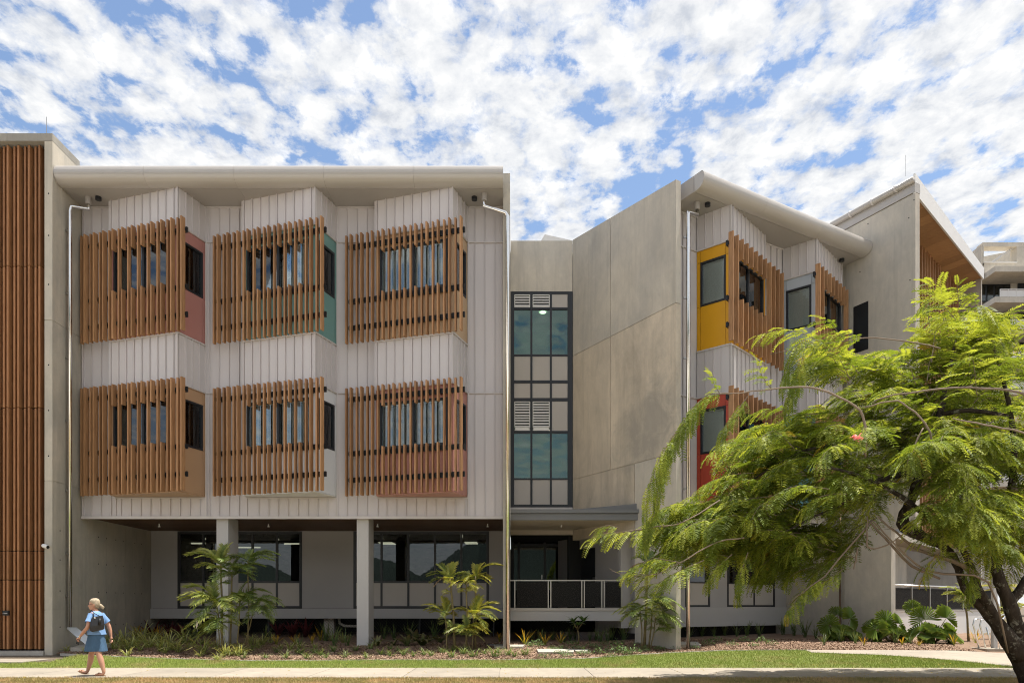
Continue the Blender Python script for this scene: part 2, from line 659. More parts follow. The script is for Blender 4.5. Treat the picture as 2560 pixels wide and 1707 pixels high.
M['panel_grey'] = paint('blue grey panel', (0.42, 0.46, 0.51), 0.38, 0.0, 0.02)
M['panel_red'] = paint('red panel', (0.46, 0.07, 0.04), 0.38, 0.0, 0.03)
M['panel_blue'] = paint('sky blue panel', (0.14, 0.36, 0.44), 0.38, 0.0, 0.03)
M['lamp'] = emit('lit ceiling panel', (1.0, 0.80, 0.60), 1.1)
M['path'] = concrete('footpath concrete', (0.41, 0.36, 0.295), 0.15, (0.43, 0.375, 0.30))
M['bounce_paving'] = concrete('forecourt concrete', (0.56, 0.53, 0.48), 0.12, (0.58, 0.545, 0.49))  # pale tone of the added paving that reflects light onto the facades
M['kerb'] = concrete('edging concrete', (0.52, 0.49, 0.44), 0.3, (0.55, 0.51, 0.45))
def perforated():
    m, t, b = new_mat('perforated dark screen')
    f = pos_noise(t, 55, 2.0, 0.5)
    t.links.new(ramp(t, f, [(0.50, (0.010, 0.010, 0.010)), (0.64, (0.055, 0.05, 0.046))]), b.inputs['Base Color'])
    b.inputs['Roughness'].default_value = 0.7
    b.inputs['Specular IOR Level'].default_value = 0.1
    return m


M['perf'] = perforated()


def mulch_mat(name, a, b_):
    m, t, b = new_mat(name)
    oi = pos_noise(t, 26, 5.0, 0.65)
    o2 = pos_noise(t, 1.3, 4.0, 0.6)
    base = col_mix(t, ramp(t, oi, [(0.35, 0.0), (0.68, 1.0)]), a, b_)
    base = col_mix(t, ramp(t, o2, [(0.35, 0.0), (0.7, 0.5)]), base, mul(a, 1.3))
    t.links.new(base, b.inputs['Base Color'])
    b.inputs['Roughness'].default_value = 0.9
    return m


M['mulch'] = mulch_mat('bark mulch', (0.13, 0.08, 0.05), (0.36, 0.235, 0.155))
M['chips'] = mulch_mat('bark chips', (0.17, 0.095, 0.06), (0.56, 0.40, 0.28))
M['soil'] = mulch_mat('soil', (0.10, 0.075, 0.05), (0.17, 0.13, 0.09))


def turf(name, a, b_, dry, lo, hi):
    m, t, b = new_mat(name)
    n1 = pos_noise(t, 1.1, 5.0, 0.65)
    n2 = pos_noise(t, 30, 3.0, 0.6)
    base = col_mix(t, ramp(t, n2, [(0.3, 0.0), (0.7, 1.0)]), a, b_)
    base = col_mix(t, ramp(t, n1, [(lo, 0.0), (hi, 0.9)]), base, dry)
    t.links.new(base, b.inputs['Base Color'])
    b.inputs['Roughness'].default_value = 0.7
    b.inputs['Specular IOR Level'].default_value = 0.2
    return m


M['turf'] = turf('lawn base', (0.15, 0.18, 0.045), (0.23, 0.26, 0.08), (0.30, 0.24, 0.12), 0.58, 0.75)
M['blades'] = turf('grass blades', (0.25, 0.32, 0.055), (0.42, 0.48, 0.13), (0.50, 0.40, 0.18), 0.50, 0.72)
M['turf_dry'] = turf('dry verge base', (0.12, 0.10, 0.04), (0.20, 0.15, 0.07), (0.30, 0.21, 0.10), 0.35, 0.6)
M['blades_dry'] = turf('dry verge blades', (0.26, 0.25, 0.07), (0.40, 0.32, 0.13), (0.56, 0.38, 0.19), 0.42, 0.60)
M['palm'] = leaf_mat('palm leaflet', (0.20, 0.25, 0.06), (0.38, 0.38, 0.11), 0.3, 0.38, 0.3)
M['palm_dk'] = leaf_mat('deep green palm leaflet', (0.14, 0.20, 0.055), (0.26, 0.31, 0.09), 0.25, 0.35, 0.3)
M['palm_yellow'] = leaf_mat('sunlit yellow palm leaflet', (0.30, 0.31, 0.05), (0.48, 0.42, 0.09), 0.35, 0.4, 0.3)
M['palm_dead'] = leaf_mat('dry brown palm leaflet', (0.22, 0.135, 0.08), None, 0.2, 0.7, 0.3)
M['stem'] = paint('palm stem', (0.21, 0.17, 0.085), 0.7, 0.0, 0.25, 6.0, 0.2, (1, 1, 4))
M['fan'] = leaf_mat('fan palm leaf', (0.12, 0.19, 0.03), (0.20, 0.26, 0.045), 0.3, 0.35, 0.25)
M['strap'] = leaf_mat('strappy leaf', (0.27, 0.31, 0.10), (0.55, 0.51, 0.20), 0.25, 0.45, 0.3)
M['tall'] = leaf_mat('dark strappy leaf', (0.09, 0.14, 0.05), (0.17, 0.21, 0.08), 0.25, 0.42, 0.3)
M['gold'] = leaf_mat('gold tipped leaf', (0.26, 0.25, 0.05), (0.75, 0.42, 0.04), 0.35, 0.42, 0.3)
M['red'] = leaf_mat('dark red leaf', (0.09, 0.022, 0.03), (0.17, 0.035, 0.045), 0.25, 0.35, 0.3)
M['broad'] = leaf_mat('drooping broad leaf', (0.09, 0.11, 0.04), (0.24, 0.20, 0.10), 0.25, 0.42, 0.3)
M['tuft'] = leaf_mat('low tuft leaf', (0.13, 0.19, 0.06), (0.25, 0.30, 0.10), 0.25, 0.5, 0.35)
M['cover'] = leaf_mat('ground cover leaf', (0.14, 0.22, 0.08), None, 0.25, 0.5, 0.35)
M['frangi'] = leaf_mat('frangipani leaf', (0.065, 0.12, 0.03), (0.12, 0.18, 0.05), 0.25, 0.28, 0.25, 2.5, 0.5)
M['tree'] = leaf_mat('tree leaflet', (0.185, 0.235, 0.040), None, 0.38, 0.5, 0.40, 1.6, 0.22)
M['tree_tip'] = leaf_mat('young tree leaflet', (0.33, 0.365, 0.06), None, 0.40, 0.5, 0.3, 1.6, 0.22)
def bark(name):
    m, t, b = new_mat(name)
    f = pos_noise(t, 9, 6.0, 0.65, (1, 1, 0.5), 0.4)
    g = pos_noise(t, 7, 7.0, 0.7, None, 0.3)
    base = col_mix(t, ramp(t, f, [(0.3, 0.0), (0.7, 1.0)]), (0.020, 0.015, 0.012), (0.065, 0.05, 0.038))
    base = col_mix(t, ramp(t, g, [(0.56, 0.0), (0.64, 0.8)]), base, (0.23, 0.22, 0.18))
    t.links.new(base, b.inputs['Base Color'])
    b.inputs['Roughness'].default_value = 0.9
    b.inputs['Specular IOR Level'].default_value = 0.15
    bp = t.nodes.new('ShaderNodeBump')
    bp.inputs['Strength'].default_value = 0.8
    bp.inputs['Distance'].default_value = 0.03
    t.links.new(f, bp.inputs['Height'])
    t.links.new(bp.outputs[0], b.inputs['Normal'])
    return m


M['bark'] = bark('dark bark')
M['twig'] = paint('pale twig', (0.24, 0.185, 0.14), 0.8, 0.0, 0.2, 5.0, 0.2)
M['skin'] = paint('skin', (0.56, 0.30, 0.20), 0.5, 0.0, 0.05, 8.0, 0.4)
M['hair'] = paint('blonde hair', (0.47, 0.385, 0.27), 0.6, 0.0, 0.38, 45.0, 0.3, (1, 1, 0.35), 0.6)
M['shirt'] = paint('blue shirt', (0.21, 0.36, 0.62), 0.85, 0.0, 0.12, 9.0, 0.15, None, 0.5)
M['denim'] = paint('denim', (0.09, 0.17, 0.28), 0.85, 0.0, 0.25, 10.0, 0.15, (1, 1, 0.4), 0.5)
M['leather'] = paint('black leather', (0.018, 0.018, 0.02), 0.35, 0.0, 0.1, 6.0, 0.5)
M['sandal'] = paint('brown sandal', (0.30, 0.17, 0.09), 0.6)
M['tree_dry'] = leaf_mat('yellowed tree leaflet', (0.42, 0.30, 0.05), None, 0.4, 0.6, 0.4, 6.0, 0.2)
M['pink'] = leaf_mat('pink blossom', (0.75, 0.26, 0.36), None, 0.3, 0.5, 0.3, 8.0)
M['hills'] = paint('forested hills', (0.030, 0.045, 0.035), 0.95, 0.0, 0.3, 0.02)
# ------------------------------------------------------------------ building helpers
def face(O, d, n, s0, s1, z0, z1, n0, n1, mb=None):
    """box on a vertical face: s along d from plan point O, heights relative to eye, n outward"""
    mb = mb or MB()
    o = V((O[0], O[1], EYE + z0)) + d * s0 + n * n0
    return mb.obox(o, d * (s1 - s0), n * (n1 - n0), V((0, 0, z1 - z0)))


def clad(parent, O, d, n, edges, z0, z1, rib_at_end=False):
    """standing seam pans: one object for each, pan plus its folded rib"""
    for a, b in zip(edges[:-1], edges[1:]):
        mb = MB()
        face(O, d, n, a + 0.002, b - 0.011, z0 + 0.004, z1 - 0.004, -0.016, 0.0, mb)
        face(O, d, n, a - 0.007, a + 0.012, z0 + 0.006, z1 - 0.006, 0.001, 0.042, mb)
        mb.build('cladding_panel', M['clad'], parent)


def window(parent, O, d, n, s0, s1, z0, z1, mulls=(), fw=0.06, glassm='glass', blind='blind', transoms=(), infill=None,
           name='window_frame', setback=0.03, room=False, bars=0.05):
    """frame mesh with pane children (parts of PARENT); transoms are heights, infill: cells under the lowest transom get a panel"""
    fb = MB()
    n1 = 0.012 if not setback < 0 else 0.0
    face(O, d, n, s0, s1, z0, z0 + fw, -0.07, n1, fb)
    face(O, d, n, s0, s1, z1 - fw, z1, -0.07, n1, fb)
    face(O, d, n, s0, s0 + fw, z0 + fw, z1 - fw, -0.07, n1, fb)
    face(O, d, n, s1 - fw, s1, z0 + fw, z1 - fw, -0.07, n1, fb)
    hb = bars / 2
    for q in mulls:
        face(O, d, n, q - hb, q + hb, z0 + fw, z1 - fw, -0.068, n1 - 0.003, fb)
    for q in transoms:
        face(O, d, n, s0 + fw, s1 - fw, q - hb, q + hb, -0.066, n1 - 0.006, fb)
    fr = fb.build(name, M['frame'], parent)
    xs = [s0 + fw] + [e for q in mulls for e in (q - hb, q + hb)] + [s1 - fw]
    zs = [z0 + fw] + [e for q in transoms for e in (q - hb, q + hb)] + [z1 - fw]
    holder = fr if parent.get('category') else parent
    for i in range(0, len(xs), 2):
        for j in range(0, len(zs), 2):
            if infill and j == 0:
                face(O, d, n, xs[i], xs[i + 1], zs[j], zs[j + 1], -0.05, -0.02).build('infill_panel', M[infill], holder)
            else:
                face(O, d, n, xs[i], xs[i + 1], zs[j], zs[j + 1], -0.042, -0.034).build('pane', M[glassm], holder)
    if blind:
        k = max(4, int((s1 - s0) / 0.085))
        mb = MB()
        for q in range(k):
            a = s0 + 0.02 + (s1 - s0 - 0.04) * q / k
            b = s0 + 0.02 + (s1 - s0 - 0.04) * (q + 0.93) / k
            pa = V((O[0], O[1], 0)) + d * a + n * (-0.085)
            pb = V((O[0], O[1], 0)) + d * b + n * (-0.115)
            mb.quad((pa.x, pa.y, EYE + z0), (pb.x, pb.y, EYE + z0), (pb.x, pb.y, EYE + z1 - 0.05), (pa.x, pa.y, EYE + z1 - 0.05))
        mb.build('blind', M[blind], holder)
        rail = face(O, d, n, s0 + 0.05, s1 - 0.05, z1 - fw - 0.045, z1 - fw - 0.004, -0.085, -0.05)
        rail.build('blind_rail', M['white'], holder)
    return fr


SLATS = {}


def slat_mesh(depth, z0, z1, mat):
    k = (depth, round(z0, 3), round(z1, 3), mat)
    if k not in SLATS:
        SLATS[k] = MB().box(-0.0225, 0.0225, -depth / 2, depth / 2, 0, z1 - z0).mesh('slat', M[mat])
    return SLATS[k]


def slat_screen(parent, A, d, n, zoff, count, s0, s1, shorts, deep_all, label):
    sc = bpy.data.objects.new('slat_screen', None)
    COL.objects.link(sc)
    sc.parent = parent
    sc['label'] = label
    WL[sc.name] = WL[parent.name]
    for zc in (10.86, 9.22, 8.42):
        mb = MB()
        face(A, d, n, s0 - 0.07, s1 - 0.05, zc - 0.075 + zoff, zc + 0.075 + zoff, 0.035, 0.095, mb)
        for i in range(count):
            s = s0 + (s1 - s0) * i / (count - 1)
            face(A, d, n, s - 0.036, s - 0.024, zc - 0.05 + zoff, zc + 0.05 + zoff, 0.0945, 0.125, mb)
        # stand-off arms back to the face
        for s in (0.12, 1.2, 2.3):
            face(A, d, n, s - 0.03, s + 0.03, zc - 0.03 + zoff, zc + 0.03 + zoff, -0.005, 0.0355, mb)
        mb.build('rail', M['black'], sc)
    th = math.atan2(d.y, d.x)
    for i in range(count):
        s = s0 + (s1 - s0) * i / (count - 1)
        dp = 0.155 if (deep_all or i % 2 == 0) else 0.105
        spans = [(7.93, 9.35), (10.55, 11.18)] if i in shorts else [(7.93, 11.18)]
        for a, b in spans:
            p = V((A[0], A[1], EYE + a + zoff)) + d * s + n * (0.10 + dp / 2)
            inst('slat', slat_mesh(dp, a, b, 'timber'), sc, p, th)
    return sc


def bay(parent, R, A, L, L0, zoff, mat, label, blind='blind', glassm='glass'):
    """one coloured window bay: a wedge with a broad face A-L and a short face R-A"""
    R, A, L, L0 = V((*R, 0)), V((*A, 0)), V((*L, 0)), V((*L0, 0))
    z0, z1 = 7.955 + zoff, 11.10 + zoff
    cen = (R + A + L + L0) / 4
    d = (L - A).normalized()
    n = V((d.y, -d.x, 0))
    if n.dot(A - cen) < 0:
        n = -n
    ds = (A - R).normalized()
    ns = V((ds.y, -ds.x, 0))
    if ns.dot(A - cen) < 0:
        ns = -ns
    # core set back from the faces, with floor and head boards in the bay's colour
    def inner(q):
        # intersection of both faces moved in by q
        def on(P, dd, nn):
            return P - nn * q
        P, Q = A - n * q, A - ns * q
        t = ((Q - P).x * ds.y - (Q - P).y * ds.x) / (d.x * ds.y - d.y * ds.x)
        return P + d * t
    q = 0.135
    Ai = inner(q)
    Ri = R - ns * q
    Li = L - n * q
    core = MB().prism([(Ri.x, Ri.y), (Ai.x, Ai.y), (Li.x, Li.y), (L0.x, L0.y)], EYE + z0 + 0.03, EYE + z1 - 0.03)
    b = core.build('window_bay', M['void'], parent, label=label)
    q = 0.004
    Af = inner(q)
    for za, zb in ((z0, z0 + 0.028), (z1 - 0.028, z1)):
        MB().prism([((R - ns * q).x, (R - ns * q).y), (Af.x, Af.y), ((L - n * q).x, (L - n * q).y), (L0.x, L0.y)], EYE + za, EYE + zb).build('bay_floor' if za == z0 else 'bay_head', M[mat], b)
    LL = (L - A).length
    SL = (A - R).length
    wz0, wz1 = 9.34 + zoff, 10.72 + zoff
    za, zb = z0 + 0.03, z1 - 0.03
    g = 0.005

    def pan(O, dd, nn, s0, s1, a, c):
        face(O, dd, nn, s0 + g, s1 - g, a + g, c - g, -0.05, 0.0).build('colour_panel', M[mat], b)
    # broad face
    w0, w1 = 0.17, LL - 0.13
    wm = (w0 + w1) / 2
    pan(A, d, n, 0.0, w0, za, zb)
    pan(A, d, n, w1, LL, za, zb)
    for s0, s1 in ((w0, wm), (wm, w1)):
        pan(A, d, n, s0, s1, za, wz0)
        pan(A, d, n, s0, s1, wz1, zb)
    window(b, A, d, n, w0, w1, wz0, wz1, (wm,), 0.065, glassm, blind, bars=0.07)
    # short face
    v0, v1 = 0.11 * SL, 0.86 * SL
    for s0, s1 in ((0.0, v0), (v1, SL - 0.004)):
        for a, c in ((za, wz0), (wz0, wz1), (wz1, zb)):
            pan(R, ds, ns, s0, s1, a, c)
    pan(R, ds, ns, v0, v1, za, wz0)
    pan(R, ds, ns, v0, v1, wz1, zb)
    window(b, R, ds, ns, v0, v1, wz0, wz1, (), 0.06, glassm, blind)
    # end return
    dr = (L0 - L).normalized()
    nr = V((dr.y, -dr.x, 0))
    if nr.dot(L - cen) < 0:
        nr = -nr
    pan(L, dr, nr, 0.0, (L0 - L).length, za, zb)
    return A, d, n, R, ds, ns, LL, SL, L, dr, nr


def bay_cladding(parent, R, A, L, L0, z0, z1):
    """seamed metal on the bay between the coloured zones"""
    R, A, L, L0 = V((*R, 0)), V((*A, 0)), V((*L, 0)), V((*L0, 0))
    cen = (R + A + L + L0) / 4

    def out(dd, P):
        n = V((dd.y, -dd.x, 0))
        return n if n.dot(P - cen) > 0 else -n
    d = (L - A).normalized()
    n = out(d, A)
    ds = (A - R).normalized()
    ns = out(ds, A)
    dr = (L0 - L).normalized()
    nr = out(dr, L)
    LL, SL = (L - A).length, (A - R).length
    e = [0.012] + [0.14 + (LL - 0.14 - 0.05) * k / 8 for k in range(9)]
    clad(parent, A, d, n, e + [LL - 0.003], z0 + 0.02, z1 - 0.02)
    es = [0.03 + (SL - 0.05) * k / 4 for k in range(5)]
    clad(parent, R, ds, ns, es, z0 + 0.02, z1 - 0.02)
    clad(parent, L, dr, nr, [0.003, (L0 - L).length], z0 + 0.02, z1 - 0.02)
    core = MB()
    q = 0.02
    core.prism([((R - ns * q).x, (R - ns * q).y), (A.x - (n.x + ns.x) * q, A.y - (n.y + ns.y) * q), ((L - n * q).x, (L - n * q).y), (L0.x, L0.y)], EYE + z0 + 0.002, EYE + z1 - 0.002)
    core.build('bay_backing', M['flash'], parent)
    fl = MB()
    for za, zb in ((z0 - 0.022, z0 + 0.022), (z1 - 0.022, z1 + 0.022)):
        face(A, d, n, -0.012, LL + 0.012, za, zb, 0.0, 0.042, fl)
        face(R, ds, ns, 0.0, SL + 0.006, za + 0.001, zb - 0.001, 0.0, 0.040, fl)
    # corner trim
    face(A, d, n, -0.012, 0.03, z0 + 0.023, z1 - 0.023, 0.001, 0.030, fl)
    fl.build('flashing', M['flash'], parent)


EAVE = [(0.985, 12.25), (0.985, 12.178), (1.03, 12.178)]
EAVE += [(1.05 + 0.335 * math.sin(q * math.pi / 20), 12.455 - 0.277 * math.cos(q * math.pi / 20)) for q in range(11)]
EAVE += [(1.27 + 0.115 * math.cos(q * math.pi / 12), 12.455 + 0.205 * math.sin(q * math.pi / 12)) for q in range(1, 7)]
EAVE += [(1.1, 12.662), (0.985, 12.664)]
SOFF = [(0.0, 12.185), (0.962, 12.185), (0.962, 12.66), (0.0, 12.68)]


def eave(parent, O, d, n, length, sections):
    """bull nosed metal eave in sections, profile in (outward, height)"""
    for k in range(sections):
        a = length * k / sections + (0.002 if k else 0)
        b = length * (k + 1) / sections - 0.002
        prof = [V((O[0], O[1], EYE + z)) + n * w + d * a for w, z in EAVE]
        mb = MB().sweep(prof, d * (b - a))
        o = mb.build('eave_section', M['eave'], parent, recalc=True)
        prof = [V((O[0], O[1], EYE + z)) + n * w + d * a for w, z in SOFF]
        MB().sweep(prof, d * (b - a)).build('soffit_panel', M['soffit'], parent, recalc=True)
    return


def roof(parent, O, d, n, length, depth, rise=0.9):
    p = [V((O[0], O[1], EYE + 12.18)), V((O[0], O[1], EYE + 12.66)), V((O[0], O[1], EYE + 12.66 + rise)) - n * depth, V((O[0], O[1], EYE + 12.18)) - n * depth]
    MB().sweep([p[0], p[1], p[2], p[3]], d * length).build('roof', M['eave'], parent, recalc=True)


def downpipe(parent, pts, r, base_collar=True, brackets=()):
    mb = MB().tube(pts, r, 16)
    pi = mb.build('downpipe', M['steel'], parent, smooth=True)
    for p, q in brackets:
        MB().obox(V(p) + V((0, 0, -0.025)), V(q) - V(p), V((0, 0.05, 0)), V((0, 0, 0.05))).build('pipe_bracket', M['steel_dull'], pi)
    MB().cyl(V(pts[0]), V(pts[0]) + V((0, 0, -0.22)), r * 1.45, 16).build('pipe_outlet', M['soffit'], pi)
    return pi


X_, Y_ = V((1, 0, 0)), V((0, 1, 0))
FWY = 22.0

# ================================================================== left tower block
tower = thing('building', (-14.6, 21.2, 0), 'concrete block at the left edge faced with full height brown timber battens', 'building')
wx = -13.15
joints = [-2.0, -0.10, 3.59, 8.18, 13.30]
for a, b in zip(joints[:-1], joints[1:]):
    MB().box(wx - 0.225, wx, 20.60, 22.3, EYE + a + 0.008, EYE + b - 0.008).build('concrete_panel', M['conc_dk'], tower)
    # formwork lifts further in under the upper floors
    if a < 3:
        for y0, y1 in ((22.31, 23.35), (23.36, 24.5), (24.51, 26.2)):
            MB().box(wx - 0.225, wx, y0, y1, EYE + a + 0.008, EYE + min(b, 2.74) - 0.008).build('concrete_panel', M['conc_dk'], tower)
MB().box(wx - 0.215, wx - 0.012, 20.62, 30, EYE - 2, EYE + 13.29).build('wall_core', M['conc_dk'], tower)
MB().box(wx - 0.225, wx - 0.003, 22.31, 30, EYE + 12.2, EYE + 13.30).build('upper_wall', M['conc_pale'], tower)
MB().box(-17.5, wx, 20.60, 21.9, EYE + 13.305, EYE + 13.52).build('parapet_cap', M['conc_cap_shade'], tower)
MB().box(wx - 0.23, wx + 0.012, 21.91, 30, EYE + 13.305, EYE + 13.40).build('parapet_capping', M['conc_dk'], tower)
MB().box(-17.5, wx - 0.23, 21.1, 21.6, EYE - 1.4, EYE + 13.30).build('back_wall', M['void'], tower)
MB().box(-17.5, wx - 0.23, 21.62, 30, EYE - 1.4, EYE + 13.0).build('rear_block', M['conc'], tower)
SJ = [-1.24, 0.765, 1.60, 5.72, 9.80, 13.27]
k = 0
x = wx - 0.30
while x > -17.2:
    deep = (k % 2 == 1)
    y0 = 20.72 if deep else 20.78
    for a, b in zip(SJ[:-1], SJ[1:]):
        if k == 0 and a < 0.7:
            continue
        if k in (9,) and a < 0:
            pass
        key = (round(b - a, 3), deep)
        if ('tw',) + key not in SLATS:
            SLATS[('tw',) + key] = MB().box(-0.0275, 0.0275, 0, 0.19 if deep else 0.13, 0.012, b - a - 0.012).mesh('slat', M['timber_dk'])
        inst('slat', SLATS[('tw',) + key], tower, (x, y0, EYE + a))
    k += 1
    x -= 0.1525
# batten clad door: black gap, hinges and a pull handle
dr = MB().box(-13.46, -13.39, 20.88, 20.96, EYE - 1.26, EYE + 0.75).build('door_jamb', M['black'], tower)
for z in (-0.95, 0.0, 0.45, 0.58):
    MB().box(-13.43, -13.40, 20.85, 20.88, EYE + z, EYE + z + 0.12).build('hinge', M['steel_dull'], dr)
hd = MB().box(-14.62, -14.45, 20.66, 20.72, EYE - 0.26, EYE - 0.12).build('door_handle', M['black'], tower)
MB().cyl((-14.60, 20.65, EYE - 0.20), (-14.47, 20.65, EYE - 0.20), 0.018).build('lever', M['steel_dull'], hd, smooth=True)
MB().box(-17.5, -13.39, 20.55, 21.1, EYE - 1.60, EYE - 1.28).build('door_step', M['kerb'], tower)
MB().cyl((-13.9, 21.5, EYE + 13.5), (-13.9, 21.5, EYE + 14.6), 0.008, 6).build('lightning_rod', M['steel_dull'], tower)

# ================================================================== long left wing
wing = thing('building', (-6.7, 24, 0.3), 'long grey metal clad wing with six coloured bays behind timber slat screens', 'building')
O0 = V((0, FWY, 0))
NOUT = V((0, -1, 0))
bays = []
for k in range(3):
    rx = -9.36 + 4.0 * k
    bays.append(((rx, FWY), (rx - 0.355, 20.95), (rx - 2.735, 21.67), (rx - 2.735, FWY)))
MB().box(-13.14, -0.27, FWY + 0.02, FWY + 0.25, EYE + 2.70, EYE + 12.2).build('wall_backing', M['flash'], wing)
cols = [-13.13] + [-12.835 + 0.3 * k for k in range(42)] + [-0.275]
gaps = []
prev = -13.13
for b in bays:
    gaps.append((prev, b[2][0]))
    prev = b[0][0]
gaps.append((prev, -0.275))
for g0, g1 in gaps:
    e = [g0 + 0.035] + [c for c in cols if g0 + 0.09 < c < g1 - 0.06] + [g1 - 0.002]
    for z0, z1 in ((2.76, 6.49), (6.52, 11.09), (11.115, 12.16)):
        clad(wing, O0, X_, NOUT, e, z0, z1)
    fl = MB()
    for z in (6.505, 11.10):
        fl.box(g0 + 0.002, g1 - 0.001, FWY - 0.045, FWY, EYE + z - 0.02, EYE + z + 0.02)
    fl.box(g0 + 0.003, g1 - 0.002, FWY - 0.05, FWY, EYE + 12.14, EYE + 12.178)
    fl.box(g0 + 0.004, g0 + 0.03, FWY - 0.04, FWY, EYE + 2.76, EYE + 6.483)
    fl.box(g0 + 0.004, g0 + 0.03, FWY - 0.04, FWY, EYE + 6.527, EYE + 11.078)
    fl.build('flashing', M['flash'], wing)
for b in bays:
    e = [b[2][0] + 0.003] + [c for c in cols if b[2][0] + 0.06 < c < b[0][0] - 0.06] + [b[0][0] - 0.002]
    clad(wing, O0, X_, NOUT, e, 2.76, 3.285)
    MB().box(b[2][0] - 0.02, b[0][0] + 0.02, FWY - 0.05, FWY, EYE + 3.29, EYE + 3.324).build('flashing', M['flash'], wing)
MB().box(-13.13, -0.27, FWY - 0.06, FWY + 0.05, EYE + 2.665, EYE + 2.752).build('base_flashing', M['flash'], wing)
looks = [('panel_rose', 'panel_sand'), ('panel_teal', 'panel_white'), ('panel_tan', 'panel_pink')]
words_ = [('dusty rose', 'sand brown'), ('teal', 'pale grey'), ('beige', 'dusty pink')]
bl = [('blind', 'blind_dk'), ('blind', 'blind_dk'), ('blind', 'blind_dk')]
for k, b in enumerate(bays):
    for j, zo in enumerate((0.0, -4.6)):
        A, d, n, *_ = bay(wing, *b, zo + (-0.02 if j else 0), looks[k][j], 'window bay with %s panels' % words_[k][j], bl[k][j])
        slat_screen(wing, A, d, n, zo, 22, -0.32, 3.39, (4, 6, 8, 10, 12, 14), False, 'timber slat screen before the %s window bay' % words_[k][j])
    bay_cladding(wing, *b, 6.50, 7.95)
    bay_cladding(wing, *b, 11.105, 12.215)
eave(wing, (-13.135, FWY), X_, NOUT, 12.88, 5)
roof(wing, (-13.135, FWY), X_, NOUT, 12.88, 8.0)
# end fin of the wing
MB().box(-0.268, -0.06, 21.50, 25.9, EYE - 1.8, EYE + 12.92).build('end_fin', M['conc_dk'], wing)
# soffit downlights
for px, py in ((246, 498), (1186, 495)):
    p = at(px, py, 21.45)
    MB().cyl((p.x, 21.45, EYE + 12.09), (p.x, 21.45, EYE + 12.178), 0.085, 20).build('downlight', M['black'], wing)
for y_, z_ in [(y0_ + dx_, z0_) for y0_ in (20.95, 22.9, 23.9, 25.1) for dx_ in (0.0, 0.45) for z0_ in (-0.6, 0.45, 1.35, 2.2)]:
    MB().cyl((wx - 0.01, y_, EYE + z_), (wx + 0.002, y_, EYE + z_), 0.022, 8).build('tie_hole', M['black'], tower)
for z_ in (4.3, 5.6, 6.9, 9.2, 10.6, 11.8):
    MB().cyl((wx - 0.11, 20.61, EYE + z_), (wx - 0.11, 20.598, EYE + z_), 0.022, 8).build('tie_hole', M['black'], tower)
# ---- undercroft
BY = 26.2
seg = [-13.14, -8.9, -4.6, -0.27]
for a, b in zip(seg[:-1], seg[1:]):
    for r in range(7):
        y0 = FWY + 0.06 + r * 0.59
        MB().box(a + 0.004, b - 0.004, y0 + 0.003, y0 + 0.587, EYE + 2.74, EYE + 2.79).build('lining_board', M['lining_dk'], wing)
for px in (398, 671, 944, 1219):
    p = at(px, 1306, 23.9)
    s = MB().cyl((p.x, 23.9, EYE + 2.66), (p.x, 23.9, EYE + 2.739), 0.018, 8)
    s.cyl((p.x, 23.9, EYE + 2.63), (p.x, 23.9, EYE + 2.659), 0.04, 10)
    s.build('sprinkler', M['white'], wing)
bx = lambda px: (px - 1280.0) * BY / F
bz = lambda py: (HY - py) * BY / F
OB = V((0, BY, 0))
zt, zb_, zs = bz(1327.5), bz(1520.5), bz(1454)
wA = (bx(444), bx(755))
wB = (bx(883.6), bx(1222.6))
# wall panels round the two windows
for a, b in ((-13.14, wA[0]), (wA[1], wB[0]), (wB[1], -0.27)):
    MB().box(a + 0.004, b - 0.004, BY, BY + 0.12, EYE + zb_ + 0.006, EYE + zt + 0.0).build('wall_panel', M['wall_grey'], wing)
MB().box(-13.14, -0.27, BY, BY + 0.13, EYE + zt + 0.003, EYE + 2.78).build('wall_panel', M['wall_grey'], wing)
MB().box(-13.14, -0.27, BY - 0.06, BY + 0.14, EYE + bz(1545), EYE + zb_ - 0.003).build('sill_beam', M['beam_grey'], wing)
mA = [bx(p) for p in (508.5, 570, 631, 692)]
mB = [bx(p) for p in (953.7, 1020.7, 1087.5, 1153.3)]
for (s0, s1), mm in ((wA, mA), (wB, mB)):
    window(wing, OB, X_, NOUT, s0, s1, zb_, zt, mm, 0.095, 'glass_dk', None, (zs,), 'wall_grey' if False else 'infill', 'window', bars=0.075)
    rb = MB()
    xs = [s0] + mm + [s1]
    for a, b in zip(xs[:-1], xs[1:]):
        rb.box(a + 0.05, b - 0.05, BY + 0.10, BY + 0.11, EYE + zt - 0.32, EYE + zt - 0.06)
    rb.build('roller_blind', M['blind_dk'], wing)
# the room behind
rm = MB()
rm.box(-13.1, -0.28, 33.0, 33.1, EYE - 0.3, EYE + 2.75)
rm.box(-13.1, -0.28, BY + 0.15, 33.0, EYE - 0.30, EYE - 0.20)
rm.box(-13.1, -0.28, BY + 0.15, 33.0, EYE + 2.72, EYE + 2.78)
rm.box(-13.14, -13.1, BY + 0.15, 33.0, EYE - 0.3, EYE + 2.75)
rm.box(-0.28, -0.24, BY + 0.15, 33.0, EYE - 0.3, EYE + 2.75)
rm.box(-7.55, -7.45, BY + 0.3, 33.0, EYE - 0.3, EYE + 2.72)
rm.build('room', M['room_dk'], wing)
for px, py, w in ((1050, 1341, 1.0), (1167, 1340, 0.9), (1178, 1357, 0.8), (968, 1358, 0.9), (936, 1342, 0.8)):
    yy = 2.70 * F / (HY - py)
    p = at(px, py, yy)
    MB().box(p.x - w / 3, p.x + w / 3, yy - 0.5, yy + 0.5, EYE + 2.695, EYE + 2.715).build('ceiling_light', M['lamp'], wing)
